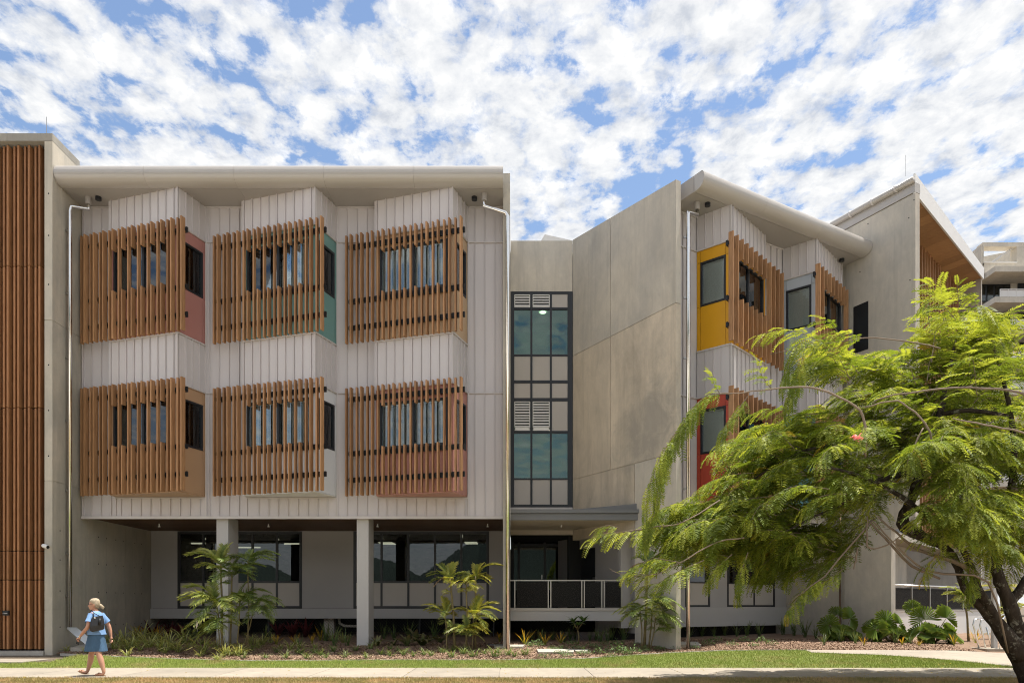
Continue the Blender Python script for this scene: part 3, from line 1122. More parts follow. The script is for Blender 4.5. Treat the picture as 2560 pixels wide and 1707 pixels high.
for px, py, w in ((480, 1359, 1.6), (705, 1349, 2.4), (612, 1369, 2.0), (733, 1360, 1.1), (525, 1348, 1.2)):
    yy = 2.55 * F / (HY - py)
    p = at(px, py, yy)
    MB().box(p.x - w / 3, p.x + w / 3, yy - 0.05, yy + 0.05, EYE + 2.545, EYE + 2.60).build('ceiling_light', M['lamp'], wing)
# columns
for xl in (-9.07, -4.765):
    MB().box(xl, xl + 0.36, FWY + 0.10, FWY + 0.92, 0.15, EYE + 2.735).build('column', M['column'], wing)
# crawl space under the floor: dark back, piers, pipes and chain link mesh
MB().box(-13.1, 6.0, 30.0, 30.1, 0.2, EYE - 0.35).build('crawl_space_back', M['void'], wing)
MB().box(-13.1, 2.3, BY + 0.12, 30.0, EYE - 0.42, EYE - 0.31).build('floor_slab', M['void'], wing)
for px, w in ((823, 0.36), (1049, 0.05), (1234, 0.05), (672, 0.06)):
    p = at(px, 1570, BY + 0.35)
    MB().box(p.x - w / 2, p.x + w / 2, BY + 0.3, BY + 0.3 + max(w, 0.1), 0.3, EYE - 0.43).build('pier', M['conc'] if w > 0.1 else M['dark_wire'], wing)
p = at(868, 1556, BY + 0.5)
MB().tube([(p.x - 0.3, p.y, EYE - 0.45), (p.x - 0.28, p.y, EYE - 0.62), (p.x - 0.1, p.y, EYE - 0.72), (p.x + 0.6, p.y, EYE - 0.74)], 0.05, 10).build('drain_pipe', M['conc'], wing, smooth=True)
mesh_ = MB()
pit = 0.11
x0, x1, zl, zh = -13.1, -0.3, 0.36, EYE - 0.43
hgt = zh - zl
xx = x0 - hgt
while xx < x1:
    for sg in (1, -1):
        a = V((xx if sg > 0 else xx + hgt, BY + 0.10, zl))
        b = V((xx + hgt if sg > 0 else xx, BY + 0.10, zh))
        if a.x < x0 or b.x < x0 or a.x > x1 or b.x > x1:
            continue
        w = V((0.004, 0, 0))
        mesh_.quad(a - w, a + w, b + w, b - w)
    xx += pit
ms = mesh_.build('chain_link', M['dark_wire'], wing, kind='stuff')
# downpipes of the wing
zso = EYE + 12.18
downpipe(wing, [(-12.62, 21.45, zso), (-12.62, 21.45, zso - 0.36), (-13.00, 21.22, zso - 0.40), (-13.02, 21.20, zso - 0.55), (-13.02, 21.20, 0.92)], 0.056,
         brackets=[((-13.15, 21.18, EYE + z), (-13.07, 21.18, EYE + z)) for z in (11.05, 9.2, 7.3, 5.45, 3.4, 1.55, -0.05 + 0.35)])
downpipe(wing, [(-0.82, 21.28, zso), (-0.82, 21.28, zso - 0.36), (-0.20, 21.36, zso - 0.52), (-0.13, 21.38, zso - 0.62), (-0.13, 21.38, 0.28)], 0.060)

# ================================================================== link block
LY = 25.73
link = thing('building', (1.05, LY, 0.4), 'narrow recessed link with dark framed curtain wall and slatted vents', 'building')
lx = lambda px: (px - 1280.0) * LY / F
lz = lambda py: (HY - py) * LY / F
LX0, LX1 = -0.05, 2.16
MB().box(LX0, LX1, LY, LY + 0.2, EYE + lz(728.5), EYE + lz(602)).build('parapet_panel', M['conc'], link)
MB().box(LX0, LX1 + 3, LY + 0.2, LY + 6, EYE + lz(640), EYE + lz(625)).build('roof', M['conc_dk'], link)
OL = V((0, LY, 0))
xs = [lx(1276), lx(1285.5), lx(1326), lx(1331), lx(1374.7), lx(1379.5), lx(1419), LX1]
rows = [730, 736, 769, 774, 886, 891, 951, 958, 995, 1003, 1077, 1083, 1195, 1199, 1261, 1268]
fb = MB()
for a, b in ((0, 1), (2, 3), (4, 5), (6, 7)):
    fb.box(xs[a], xs[b], LY - 0.03, LY + 0.09, EYE + lz(1268), EYE + lz(730))
for r in range(0, len(rows), 2):
    fb.box(xs[1], xs[6], LY - 0.024, LY + 0.085, EYE + lz(rows[r + 1]), EYE + lz(rows[r]))
cw = fb.build('curtain_wall', M['frame'], link)
kinds = ['vent', 'glass', 'panel', 'panel', 'vent', 'glass', 'panel']
for r in range(7):
    zt_, zb2 = EYE + lz(rows[2 * r + 1]), EYE + lz(rows[2 * r + 2])
    for c in range(3):
        a, b = xs[2 * c + 1], xs[2 * c + 2]
        kd = kinds[r]
        if kd == 'vent' and c == 2:
            kd = 'panel'
        if kd == 'glass':
            MB().box(a, b, LY + 0.02, LY + 0.03, zb2, zt_).build('pane', M['glass_green'], cw)
        elif kd == 'panel':
            MB().box(a + 0.003, b - 0.003, LY - 0.005, LY + 0.03, zb2 + 0.003, zt_ - 0.003).build('infill_panel', M['infill'], cw)
        else:
            v = MB()
            f_ = 0.035
            v.box(a + 0.01, b - 0.01, LY - 0.02, LY + 0.04, zb2 + 0.01, zb2 + f_ + (0.09 if r == 4 else 0))
            v.box(a + 0.01, b - 0.01, LY - 0.02, LY + 0.04, zt_ - f_, zt_ - 0.01)
            v.box(a + 0.01, a + f_, LY - 0.02, LY + 0.04, zb2 + f_, zt_ - f_)
            v.box(b - f_, b - 0.01, LY - 0.02, LY + 0.04, zb2 + f_, zt_ - f_)
            vo = v.build('vent', M['white'], link)
            z_ = zb2 + f_ + (0.10 if r == 4 else 0.01)
            while z_ < zt_ - f_ - 0.02:
                MB().obox((a + f_, LY - 0.015, z_), (b - a - 2 * f_, 0, 0), (0, 0.045, 0.05), (0, -0.004, 0.022)).build('louvre_blade', M['white'], vo)
                z_ += 0.098
            MB().box(a + f_, b - f_, LY + 0.06, LY + 0.07, zb2, zt_).build('vent_backing', M['void'], vo)
# stair hall behind the glass
hall = MB()
hall.box(LX0, LX1 + 3, LY + 3.2, LY + 3.3, EYE + 2.8, EYE + 12.7)
hall.box(LX0 - 0.15, LX0, LY + 0.1, LY + 3.2, EYE + 2.8, EYE + 12.7)
hall.box(LX1 + 0.02, LX1 + 0.10, LY + 0.1, LY + 3.2, EYE + 2.8, EYE + 12.7)
hall.box(LX0, LX1, LY + 0.1, LY + 3.2, EYE + 7.1, EYE + 8.0)
hall.box(LX0, LX1, LY + 0.1, LY + 3.2, EYE + 11.0, EYE + 11.2)
hall.box(LX0, LX1, LY + 0.1, LY + 3.2, EYE + 2.9, EYE + 3.3)
hall.build('stair_hall', M['room_green'], link)
MB().cyl((at(1357, 828, LY + 1.2).x, LY + 1.2, EYE + 10.97), (at(1357, 828, LY + 1.2).x, LY + 1.2, EYE + 10.99), 0.12).build('ceiling_light', M['lamp'], link)
MB().obox((1.0, LY + 1.6, EYE + 6.75), (0.75, 0.3, -0.08), (0, 0.04, 0), (0, 0, 0.03)).build('ceiling_light', M['lamp'], link)
MB().box(LX0, LX1, LY - 0.08, LY + 0.1, EYE + lz(1273), EYE + lz(1268.5)).build('flashing', M['flash'], link)
# canopy
CY = 22.68
cz = lambda py: (HY - py) * CY / F
UX = lambda Y: 2.172 + 0.586 * (25.73 - Y)      # plan line of the big wall's left face
c0 = -0.05
MB().prism([(c0, CY + 0.06), (UX(CY + 0.06) + 0.1, CY + 0.06), (UX(LY - 0.02) + 0.1, LY - 0.02), (c0, LY - 0.02)], EYE + 2.76, EYE + 2.95).build('canopy_roof', M['canopy'], link)
MB().box(c0, 3.965, CY - 0.01, CY + 0.05, EYE + cz(1299.6), EYE + cz(1283)).build('canopy_fascia', M['canopy'], link)
MB().box(c0, 3.985, CY - 0.07, CY + 0.05, EYE + cz(1282.5), EYE + cz(1273)).build('canopy_gutter', M['canopy'], link)
MB().sweep([V((1.9, CY + 0.04, EYE + cz(1273))), V((3.98, CY + 0.04, EYE + cz(1273))), V((3.98, CY + 0.04, EYE + cz(1257.5)))], (0, 0.10, 0)).build('canopy_upstand', M['canopy'], link, recalc=True)
for a, b in ((c0, 1.3), (1.305, 2.6), (2.605, 4.2)):
    pts = [(a, CY + 0.055), (min(b, UX(CY + 0.055) + 0.05), CY + 0.055), (min(b, UX(LY - 0.03) + 0.05), LY - 0.03), (min(a, UX(LY - 0.03)), LY - 0.03)]
    MB().prism(pts, EYE + 2.715, EYE + 2.755).build('canopy_lining', M['canopy_soffit'], link)
MB().box(c0, UX(LY) , LY - 0.10, LY + 0.12, EYE + 2.55, EYE + 2.712).build('bulkhead', M['canopy_soffit'], link)
p = at(1403, 1313, 24.0)
MB().cyl((p.x, 24.0, EYE + 2.63), (p.x, 24.0, EYE + 2.714), 0.02, 8).build('sprinkler', M['white'], link)
# entry recess
EYB = 28.6
ex = lambda px: (px - 1280.0) * EYB / F
ez = lambda py: (HY - py) * EYB / F
MB().box(-0.05, UX(LY - 3) + 1.5, LY + 0.12, 33.5, EYE + 2.55, EYE + 2.70).build('recess_ceiling', M['room_dk'], link)
fl_ = MB().prism([(-0.05, 23.32), (UX(23.32) + 0.02, 23.32), (UX(28.5) + 0.2, 28.5), (UX(33) + 0.2, 33), (-0.05, 33)], EYE - 0.30, EYE - 0.055)
fl_.build('landing_slab', M['conc'], link)
window(link, V((0, EYB, 0)), X_, NOUT, ex(1279), ex(1436), -0.05, ez(1347), (ex(1297), ex(1362),), 0.10, 'glass_dk', None, (ez(1362),), None, 'entry_glazing', bars=0.10)
dh = MB().box(ex(1353), ex(1356), EYB - 0.08, EYB - 0.05, EYE + ez(1447), EYE + ez(1436)).build('door_handle', M['steel_dull'], link)
MB().box(ex(1279) - 0.2, ex(1436), EYB + 4.2, EYB + 4.3, EYE - 0.1, EYE + 2.6).build('hall_back', M['room_dk'], link)
# flank wall of the recess with a dark door, set along the big wall's line
FR = V((2.55, 26.6, 0))
fd = V((0.586, -1.0, 0)).normalized()
fn = V((-fd.y, fd.x, 0))
if fn.x > 0:
    fn = -fn
q0, _ = on_line(1440, (FR.x, FR.y), (fd.x, fd.y))
t1 = on_line(1447, (q0.x, q0.y), (fd.x, fd.y))[1]
t2 = on_line(1488, (q0.x, q0.y), (fd.x, fd.y))[1]
t3 = on_line(1592, (q0.x, q0.y), (fd.x, fd.y))[1]
face(q0, fd, fn, -1.2, t1 - 0.003, -0.05, 2.54, -0.12, 0).build('wall_panel', M['wall_grey'], link)
face(q0, fd, fn, t2 + 0.003, t3, -0.9, 2.9, -0.12, 0).build('wall_panel', M['wall_grey'], link)
face(q0, fd, fn, t1, t2, 2.12, 2.54, -0.12, 0).build('wall_panel', M['wall_grey'], link)
dd_ = face(q0, fd, fn, t1, t2, -0.05, 2.115, -0.10, -0.06).build('door', M['frame'], link)
face(q0, fd, fn, t2 - 0.18, t2 - 0.10, 0.95, 1.06, -0.058, -0.02).build('door_handle', M['steel_dull'], dd_)
# balustrade and slab edge
GY = 23.30
gx = lambda px: (px - 1280.0) * GY / F
gz = lambda py: (HY - py) * GY / F
MB().box(-0.05, gx(1563), GY, GY + 0.25, EYE + gz(1551), EYE + gz(1526)).build('slab_edge', M['beam_grey'], link)
MB().box(-0.05, gx(1564), GY - 0.03, GY + 0.25, EYE + gz(1525.5), EYE + gz(1519.5)).build('slab_capping', M['infill'], link)
bal = MB().box(-0.05, gx(1561), GY + 0.03, GY + 0.075, EYE + gz(1451.5), EYE + gz(1448.5)).build('balustrade', M['steel_dull'], link)
for px in (1287, 1374, 1458, 1508, 1555):
    for o_ in ((-3.2, 3.2) if px != 1555 and px != 1287 else (0,)):
        q = gx(px + o_)
        MB().box(q - 0.018, q + 0.018, GY + 0.035, GY + 0.07, EYE + gz(1519.4), EYE + gz(1451.6)).build('post', M['steel_dull'], bal)
for a, b in ((1291.5, 1368), (1380, 1452), (1464, 1502), (1514, 1552.5)):
    MB().box(gx(a), gx(b), GY + 0.046, GY + 0.058, EYE + gz(1516), EYE + gz(1454)).build('perforated_panel', M['perf'] if 'perf' in M else M['canopy'], bal)
# crawl space below the landing
mesh_ = MB()
x0, x1, zl, zh = -0.05, UX(24.9), 0.30, EYE + gz(1549)
hgt = zh - zl
xx = x0 - hgt
while xx < x1:
    for sg in (1, -1):
        a = V((xx if sg > 0 else xx + hgt, 24.4, zl))
        b = V((xx + hgt if sg > 0 else xx, 24.4, zh))
        if min(a.x, b.x) < x0 or max(a.x, b.x) > x1:
            continue
        w = V((0.004, 0, 0))
        mesh_.quad(a - w, a + w, b + w, b - w)
    xx += pit
mesh_.build('chain_link', M['dark_wire'], link, kind='stuff')
# small plant roof showing over the parapet
p1, p2, p3 = at(1353, 601, 33), at(1362, 586, 33), at(1434, 602, 33)
MB().sweep([p1 - V((0, 0, 1)), p1, p2, p3, p3 - V((0, 0, 1))], (0, 2.5, 0)).build('plant_roof', M['fascia'], link, recalc=True)

# ================================================================== angled right wing
U = V((0.8626, 0.5059, 0))
W = V((0.5059, -0.8626, 0))           # outward
RB = V((4.631, 21.894, 0))
wr = lambda u, w=0.0: RB + U * u + W * w
xy = lambda p: (p.x, p.y)
rw = thing('building', (6.5, 25.0, 0.3), 'angled wing with tall stained concrete end wall and ochre yellow bay behind the tree', 'building')
# concrete end wall in panels (left face on the plan line UX)
E0, E1, EC = 21.20, LY, 22.70
PL = lambda Y: V((UX(Y), Y, 0))
vdir = (PL(E1) - PL(E0)).normalized()
LEN = (PL(E1) - PL(E0)).length
vm = on_line(1526, xy(PL(E0)), xy(vdir))[1]
vc = (PL(EC) - PL(E0)).length
vk = on_line(1586.5, xy(PL(E0)), xy(vdir))[1]
top0, top1 = zat(449, E0) - EYE, zat(600, E1) - EYE
j2, j3 = 8.93, 4.52
TH = 0.19


def wall_piece(t0, t1, za0, za1, zb0, zb1, m):
    a, b = PL(E0) + vdir * t0, PL(E0) + vdir * t1
    o = U * TH
    MB().prism([xy(a), xy(b), xy(b + o), xy(a + o)], [EYE + za0, EYE + za1, EYE + za1, EYE + za0], [EYE + zb0, EYE + zb1, EYE + zb1, EYE + zb0]).build('concrete_panel', M[m], rw)


tz = lambda t: top0 + (top1 - top0) * t / LEN
h = 0.011
wall_piece(0, vm - h, j2 + h, j2 + h, tz(0), tz(vm - h), 'conc')
wall_piece(vm + h, LEN, j2 + h, j2 + h, tz(vm + h), tz(LEN), 'conc')
wall_piece(0, vm - h, j3 + h, j3 + h, j2 - h, j2 - h, 'conc_warm')
wall_piece(vm + h, LEN, j3 + h, j3 + h, j2 - h, j2 - h, 'conc_warm')
wall_piece(0, vk - h, -1.6, -1.6, j3 - h, j3 - h, 'conc')
wall_piece(vk + h, LEN, 2.35, 2.35, j3 - h, j3 - h, 'conc_warm')
core = MB()
for t0, t1, a, b in ((0.02, vk - 0.01, -1.6, 12), (vk - 0.01, LEN - 0.02, 2.4, 11.5)):
    p, q = PL(E0) + vdir * t0 + U * 0.02, PL(E0) + vdir * t1 + U * 0.02
    o = U * (TH - 0.04)
    core.prism([xy(p), xy(q), xy(q + o), xy(p + o)], EYE + a, EYE + b - 0.3)
core.build('wall_core', M['conc_dk'], rw)
ULEN = 8.28
MB().prism([xy(wr(0.05, -0.02)), xy(wr(ULEN, -0.02)), xy(wr(ULEN, -0.25)), xy(wr(0.05, -0.25))], EYE + 2.7, EYE + 12.2).build('wall_backing', M['flash'], rw)
rbays = []
for k in range(2):
    u0 = 1.35 + 4.0 * k
    rbays.append((xy(wr(u0)), xy(wr(u0 + 0.355, 1.05)), xy(wr(u0 + 2.735, 0.33)), xy(wr(u0 + 2.735))))
for g0, g1 in ((0.1, 1.35), (4.085, 5.35), (8.085, ULEN)):
    k = int((g1 - g0) / 0.3)
    e = [g0 + 0.03] + [g1 - 0.3 * q for q in range(k, 0, -1) if g1 - 0.3 * q > g0 + 0.09] + [g1 - 0.002]
    for z0, z1 in ((2.76, 6.49), (6.52, 11.09), (11.115, 12.16)):
        clad(rw, RB, U, W, e, z0, z1)
    fl = MB()
    for z in (6.505, 11.10, 12.16):
        face(RB, U, W, g0, g1, z - 0.02, z + 0.018, 0.0, 0.045, fl)
    fl.build('flashing', M['flash'], rw)
for u0 in (1.35, 5.35):
    clad(rw, RB, U, W, [u0 + 0.003 + 2.73 * q / 9 for q in range(10)], 2.76, 3.285)
face(RB, U, W, 0.1, ULEN, 2.665, 2.752, -0.05, 0.06).build('base_flashing', M['flash'], rw)
rl = [('panel_yellow', 'panel_red', 'ochre yellow', 'red'), ('panel_grey', 'panel_blue', 'blue grey', 'sky blue')]
for k, b in enumerate(rbays):
    for j, zo in enumerate((0.0, -4.6)):
        A, d, n, *_ = bay(rw, *b, zo, rl[k][j], 'window bay with %s panels' % rl[k][2 + j], 'blind')
        slat_screen(rw, A, d, n, zo, 12, -0.32, 3.39, (2, 3, 4, 5, 6, 7), True, 'timber slat screen before the %s window bay' % rl[k][2 + j])
    bay_cladding(rw, *b, 6.50, 7.95)
    bay_cladding(rw, *b, 11.105, 12.215)
eo = RB + U * 0.27
eave(rw, xy(eo), U, W, ULEN - 0.29, 3)
roof(rw, xy(eo), U, W, ULEN - 0.29, 7.0)
for u, w_ in ((1.05, 0.75), (7.7, 0.6)):
    p = wr(u, w_)
    MB().cyl((p.x, p.y, EYE + 12.09), (p.x, p.y, EYE + 12.178), 0.085, 20).build('downlight', M['black'], rw)
a = wr(0.75, 0.62)
b = wr(0.34, 0.66)
downpipe(rw, [(a.x, a.y, zso), (a.x, a.y, zso - 0.36), (b.x, b.y, zso - 0.42), (b.x, b.y, zso - 0.55), (b.x, b.y, 0.30)], 0.058,
         brackets=[((b.x - 0.14, b.y - 0.03, EYE + z), (b.x - 0.06, b.y - 0.03, EYE + z)) for z in (11.0, 9.2, 7.4, 5.5, 3.5)])
b = wr(8.05, 0.30)
downpipe(rw, [(b.x, b.y, zso), (b.x, b.y, zso - 0.4), (b.x, b.y, zso - 0.5), (b.x, b.y, 0.5)], 0.056)
# undercroft of the right wing
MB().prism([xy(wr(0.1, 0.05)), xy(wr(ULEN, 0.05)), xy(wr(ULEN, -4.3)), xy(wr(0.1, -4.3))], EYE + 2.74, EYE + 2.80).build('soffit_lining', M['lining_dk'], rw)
OW = wr(0, -2.2)
uu = lambda px: on_line(px, xy(OW), xy(U))[1]
w_list = ((uu(1713), uu(1775)), (uu(1818), uu(1937)))
zb3, zt3, zm3 = -0.02, 2.30, 0.85
ed = [0.1, w_list[0][0], w_list[0][1], w_list[1][0], w_list[1][1], ULEN]
for q in (0, 2, 4):
    if ed[q + 1] - ed[q] > 0.02:
        face(OW, U, W, ed[q] + 0.003, ed[q + 1] - 0.003, zb3, zt3, -0.12, 0).build('wall_panel', M['wall_grey'], rw)
face(OW, U, W, 0.1, ULEN, zt3 + 0.003, 2.76, -0.12, 0).build('wall_panel', M['wall_grey'], rw)
face(OW, U, W, 0.1, ULEN, -0.72, zb3 - 0.003, -0.14, 0.02).build('sill_beam', M['beam_grey'], rw)
face(OW, U, W, 0.1, ULEN, -1.3, -0.72, -0.6, -0.5).build('crawl_space_back', M['void'], rw)
window(rw, OW, U, W, *w_list[0], zb3, zt3, (), 0.07, 'glass_dk', None, (zm3,), 'infill', 'window')
window(rw, OW, U, W, *w_list[1], zb3, zt3, ((w_list[1][0] + w_list[1][1]) / 2 + 0.15,), 0.07, 'glass_dk', None, (zm3,), 'infill', 'window')
face(OW, U, W, 0.1, ULEN, -0.3, 2.7, -3.1, -3.0).build('room_back', M['room_dk'], rw)

# ================================================================== far right block
fb_ = thing('building', (15.5, 27, 0.3), 'concrete block with timber soffit and white fascia beyond the angled wing', 'building')
FP = RB + U * ULEN + W * 0.0
fv = -W
fl_t = lambda px: on_line(px, xy(FP), xy(fv))[1]
tA, tB = fl_t(2288.5), fl_t(2058)
PA, PB = FP + fv * tA, FP + fv * tB
tC = fl_t(2228)
th2 = 0.24


def far_piece(t0, t1, a0, a1, b0, b1, m='conc'):
    a, b = FP + fv * t0, FP + fv * t1
    o = U * th2
    return MB().prism([xy(a), xy(b), xy(b + o), xy(a + o)], [EYE + a0, EYE + a1, EYE + a1, EYE + a0], [EYE + b0, EYE + b1, EYE + b1, EYE + b0]).build('concrete_panel', M[m], fb_)


zA, zB = zat(447, PA.y) - EYE - 0.45, zat(585, PB.y) - EYE - 0.30
zf = lambda t: zA + (zB - zA) * (t - tA) / (tB - tA)
tmid = fl_t(2113)
far_piece(tA, tmid - 0.006, 2.62, 2.62, zf(tA), zf(tmid))
far_piece(tmid + 0.006, tB + 2.5, 2.62, 2.62, zf(tmid), zf(tB + 2.5))
far_piece(tC, tB + 2.5, -1.6, -1.6, 2.61, 2.61)
# roof edge with gutter pipe and straps
e0, e1 = FP + fv * tA, FP + fv * (tB + 2.5)
up = V((0, 0, 1))
rf = MB()
for (o_, zlo, zhi) in ((0.03, 0.02, 0.34),):
    a, b = e0 - U * o_, e1 - U * o_
    rf.prism([xy(a), xy(b), xy(b + U * 0.3), xy(a + U * 0.3)], [EYE + zf(tA) + zlo, EYE + zf(tB + 2.5) + zlo] * 1 + [EYE + zf(tB + 2.5) + zlo, EYE + zf(tA) + zlo],
             [EYE + zf(tA) + zhi, EYE + zf(tB + 2.5) + zhi, EYE + zf(tB + 2.5) + zhi, EYE + zf(tA) + zhi])
rf.build('roof_edge', M['eave'], fb_)
ga, gb = e0 - U * 0.10 + up * (EYE + zf(tA) + 0.40), e1 - U * 0.10 + up * (EYE + zf(tB + 2.5) + 0.40)
gt = MB().tube([ga, gb], 0.10, 12).build('gutter', M['eave'], fb_, smooth=True)
for q in (0.1, 0.24, 0.38, 0.52, 0.66):
    c_ = ga.lerp(gb, q)
    dv = (gb - ga).normalized()
    MB().tube([c_ - dv * 0.03, c_ + dv * 0.03], 0.118, 12).build('gutter_strap', M['flash'], gt, smooth=True)
MB().cyl(at(2264, 441, 26), at(2264, 388, 26), 0.005, 6).build('lightning_rod', M['steel_dull'], fb_)
# front: fascia, timber soffit, battens
C0 = FP + fv * tA
Q1 = at(2460, 670, 33.0)
fdir = (V((Q1.x, Q1.y, 0)) - C0).normalized()
FL = (V((Q1.x, Q1.y, 0)) - C0).length
z0t, z0b = zat(433, C0.y), zat(483, C0.y)
z1t, z1b = zat(670, 33.0), zat(698, 33.0)
nin = V((fdir.y, -fdir.x, 0))
nin = nin if nin.y > 0 or nin.x < 0 else -nin
if nin.dot(V((-0.5, 0.8, 0))) < 0:
    nin = -nin
a, b = C0, C0 + fdir * FL
o = nin * 0.06
MB().prism([xy(a), xy(b), xy(b + o), xy(a + o)], [z0b, z1b, z1b, z0b], [z0t, z1t, z1t, z0t]).build('fascia', M['fascia'], fb_)
deep = 1.7
npl = 16
for k in range(npl):
    s0, s1 = max(0.30, FL * k / npl) + 0.004, FL * (k + 1) / npl - 0.004
    za_, zb_2 = z0b + (z1b - z0b) * s0 / FL + 0.03, z0b + (z1b - z0b) * s1 / FL + 0.03
    p0, p1 = C0 + fdir * s0 + o * 1.02, C0 + fdir * s1 + o * 1.02
    w2 = fv * deep
    MB().prism([xy(p0), xy(p1), xy(p1 + w2), xy(p0 + w2)], [za_, zb_2, zb_2, za_], [za_ + 0.04, zb_2 + 0.04, zb_2 + 0.04, za_ + 0.04]).build('lining_board', M['timber_soffit'], fb_)
rp0, rp1 = C0 + o, C0 + fdir * FL + o
dz7 = 7 * (zB - zA) / (tB - tA)
MB().prism([xy(rp0), xy(rp1), xy(rp1 + fv * 7), xy(rp0 + fv * 7)], [z0b + 0.1, z1b + 0.1, z1b + 0.1 + dz7, z0b + 0.1 + dz7], [z0t - 0.12, z1t - 0.12, z1t - 0.12 + dz7, z0t - 0.12 + dz7]).build('roof', M['eave'], fb_)
BF = C0 + fv * 1.05
sl = lambda px: on_line(px, xy(BF), xy(fdir))[1]
MB().prism([xy(BF + fv * 0.25 + fdir * 0.45), xy(BF + fv * 0.25 + fdir * FL), xy(BF + fv * 0.5 + fdir * FL), xy(BF + fv * 0.5 + fdir * 0.45)], EYE + 2.6, [z0b + 0.05, z1b + 0.05, z1b + 0.05, z0b + 0.05]).build('dark_glazing', M['frame'], fb_)
thf = math.atan2(fdir.y, fdir.x)
s_a, s_b = sl(2303), sl(2349)
s_c, s_d = sl(2367), sl(2400)
for lo, hi, cnt in ((s_a, s_b, 8), (s_c, s_d, 6)):
    for q in range(cnt):
        s = lo + (hi - lo) * q / (cnt - 1)
        zt_ = z0b + (z1b - z0b) * s / FL + 0.02
        zj = zt_ - 2.1
        p = BF + fdir * s + fv * 0.1
        for a_, b_ in ((EYE + 2.7, zj - 0.012), (zj + 0.012, zt_)):
            MB().box(-0.04, 0.04, -0.13, 0.13, 0, 1)
            m_ = SLATS.setdefault('far', MB().box(-0.04, 0.04, -0.13, 0.13, 0, 1).mesh('slat', M['timber']))
            inst('slat', m_, fb_, (p.x, p.y, a_), thf, (1, 1, b_ - a_))
# end wall under the far end of the soffit
ew = C0 + fdir * (FL - 0.25)
MB().prism([xy(ew + fv * 0.08), xy(ew + fv * 6), xy(ew + fv * 6 + fdir * 0.22), xy(ew + fv * 0.08 + fdir * 0.22)], 0.2, z1b + 0.02).build('end_wall', M['conc'], fb_)
# upper floor body and ground floor wall behind
MB().prism([xy(BF + fv * 0.1 + fdir * 0.3), xy(BF + fdir * (FL - 0.3) + fv * 0.1), xy(BF + fdir * (FL - 0.3) + fv * 1.2), xy(BF + fv * 1.2 + fdir * 0.3)], EYE + 2.45, EYE + 2.68).build('floor_edge', M['conc_pale'], fb_)
GW = FP + fv * (tC + 1.2) + U * th2
for a_, b_ in ((0.02, 1.35), (1.37, 3.4), (3.42, 6.0)):
    face(GW, fdir, -nin, a_, b_, -0.9, 2.44, -0.2, 0).build('wall_panel', M['conc_dk'], fb_)
# thin black sheet painting in the shade of a recessed opening in the flank
t1, t2 = fl_t(2171), fl_t(2134)
a, b = FP + fv * t1 - U * 0.012, FP + fv * t2 - U * 0.012
zo0, zo1 = zat(872, a.y), zat(752, a.y)
MB().prism([xy(a), xy(b), xy(b + U * 0.01), xy(a + U * 0.01)], zo0, [zo1, zat(768, b.y), zat(768, b.y), zo1]).build('opening_shade', M['black'], fb_)
for px_, py_ in ((2285, 500), (2272, 545), (2110, 590), (2170, 560), (2275, 700), (2150, 680)):
    t_ = fl_t(px_)
    q_ = FP + fv * t_
    c_ = V((q_.x, q_.y, zat(py_, q_.y)))
    MB().cyl(c_ + U * 0.01, c_ - U * 0.003, 0.022, 8).build('tie_hole', M['black'], fb_)
hp = wr(ULEN - 0.25, 0.1)
MB().tube([(hp.x, hp.y, zat(724, hp.y)), (hp.x + 0.05, hp.y - 0.1, zat(728, hp.y)), (hp.x + 0.08, hp.y - 0.2, zat(742, hp.y)), (hp.x + 0.02, hp.y - 0.22, zat(755, hp.y))], [0.16, 0.15, 0.12, 0.06], 12).build('rain_head', M['steel'], fb_, smooth=True)

# terrace balustrade and low wall in front of that block
B0, B1 = at(2236, 1530, 25.2), at(2486, 1537, 30.0)
bd = V((B1.x - B0.x, B1.y - B0.y, 0))
BLn = bd.length
bd.normalize()
bn = V((bd.y, -bd.x, 0))
tw = thing('terrace_wall', (B0.x + 1.5, B0.y + 0.6, 0.4), 'low pale terrace wall with perforated steel balustrade behind the fan palms', 'wall')
zt0, zt1 = zat(1529, 25.2), zat(1529, 25.2)
Bp = V((B0.x, B0.y, 0))
face(Bp, bd, bn, 0, BLn, -1.3, zt0 - EYE, -0.2, 0).build('low_wall', M['white'], tw)
face(Bp, bd, bn, -0.05, BLn, zt0 - EYE + 0.003, zt0 - EYE + 0.05, -0.22, 0.02).build('wall_capping', M['infill'], tw)
zr = zt0 + 0.95
MB().tube([V((B0.x, B0.y, zr)) - bn * 0.08, V((B0.x, B0.y, zr)) + bd * BLn - bn * 0.08], 0.03, 10).build('handrail', M['steel'], tw, smooth=True)
npst = 6
for k in range(npst + 1):
    s = BLn * k / npst
    face(Bp, bd, bn, s - 0.025, s + 0.025, zt0 - EYE + 0.05, zr - EYE - 0.03, -0.10, -0.05).build('post', M['steel_dull'], tw)
    if k < npst:
        face(Bp, bd, bn, s + 0.06, s + BLn / npst - 0.06, zt0 - EYE + 0.10, zr - EYE - 0.10, -0.085, -0.07).build('perforated_panel', M['perf'] if 'perf' in M else M['canopy'], tw)

# ================================================================== distant apartment block
DY = 75.0
far = thing('building', (55, 80, 0), 'distant cream apartment building with balconies at the right edge', 'building')
D = lambda px, py, y=DY: at(px, py, y)


def dbox(name, m, px0, px1, py0, py1, y0, y1, parent=far):
    a, b = D(px0, py1), D(px1, py0)
    return MB().box(a.x, b.x, y0, y1, a.z, b.z).build(name, M[m], parent)


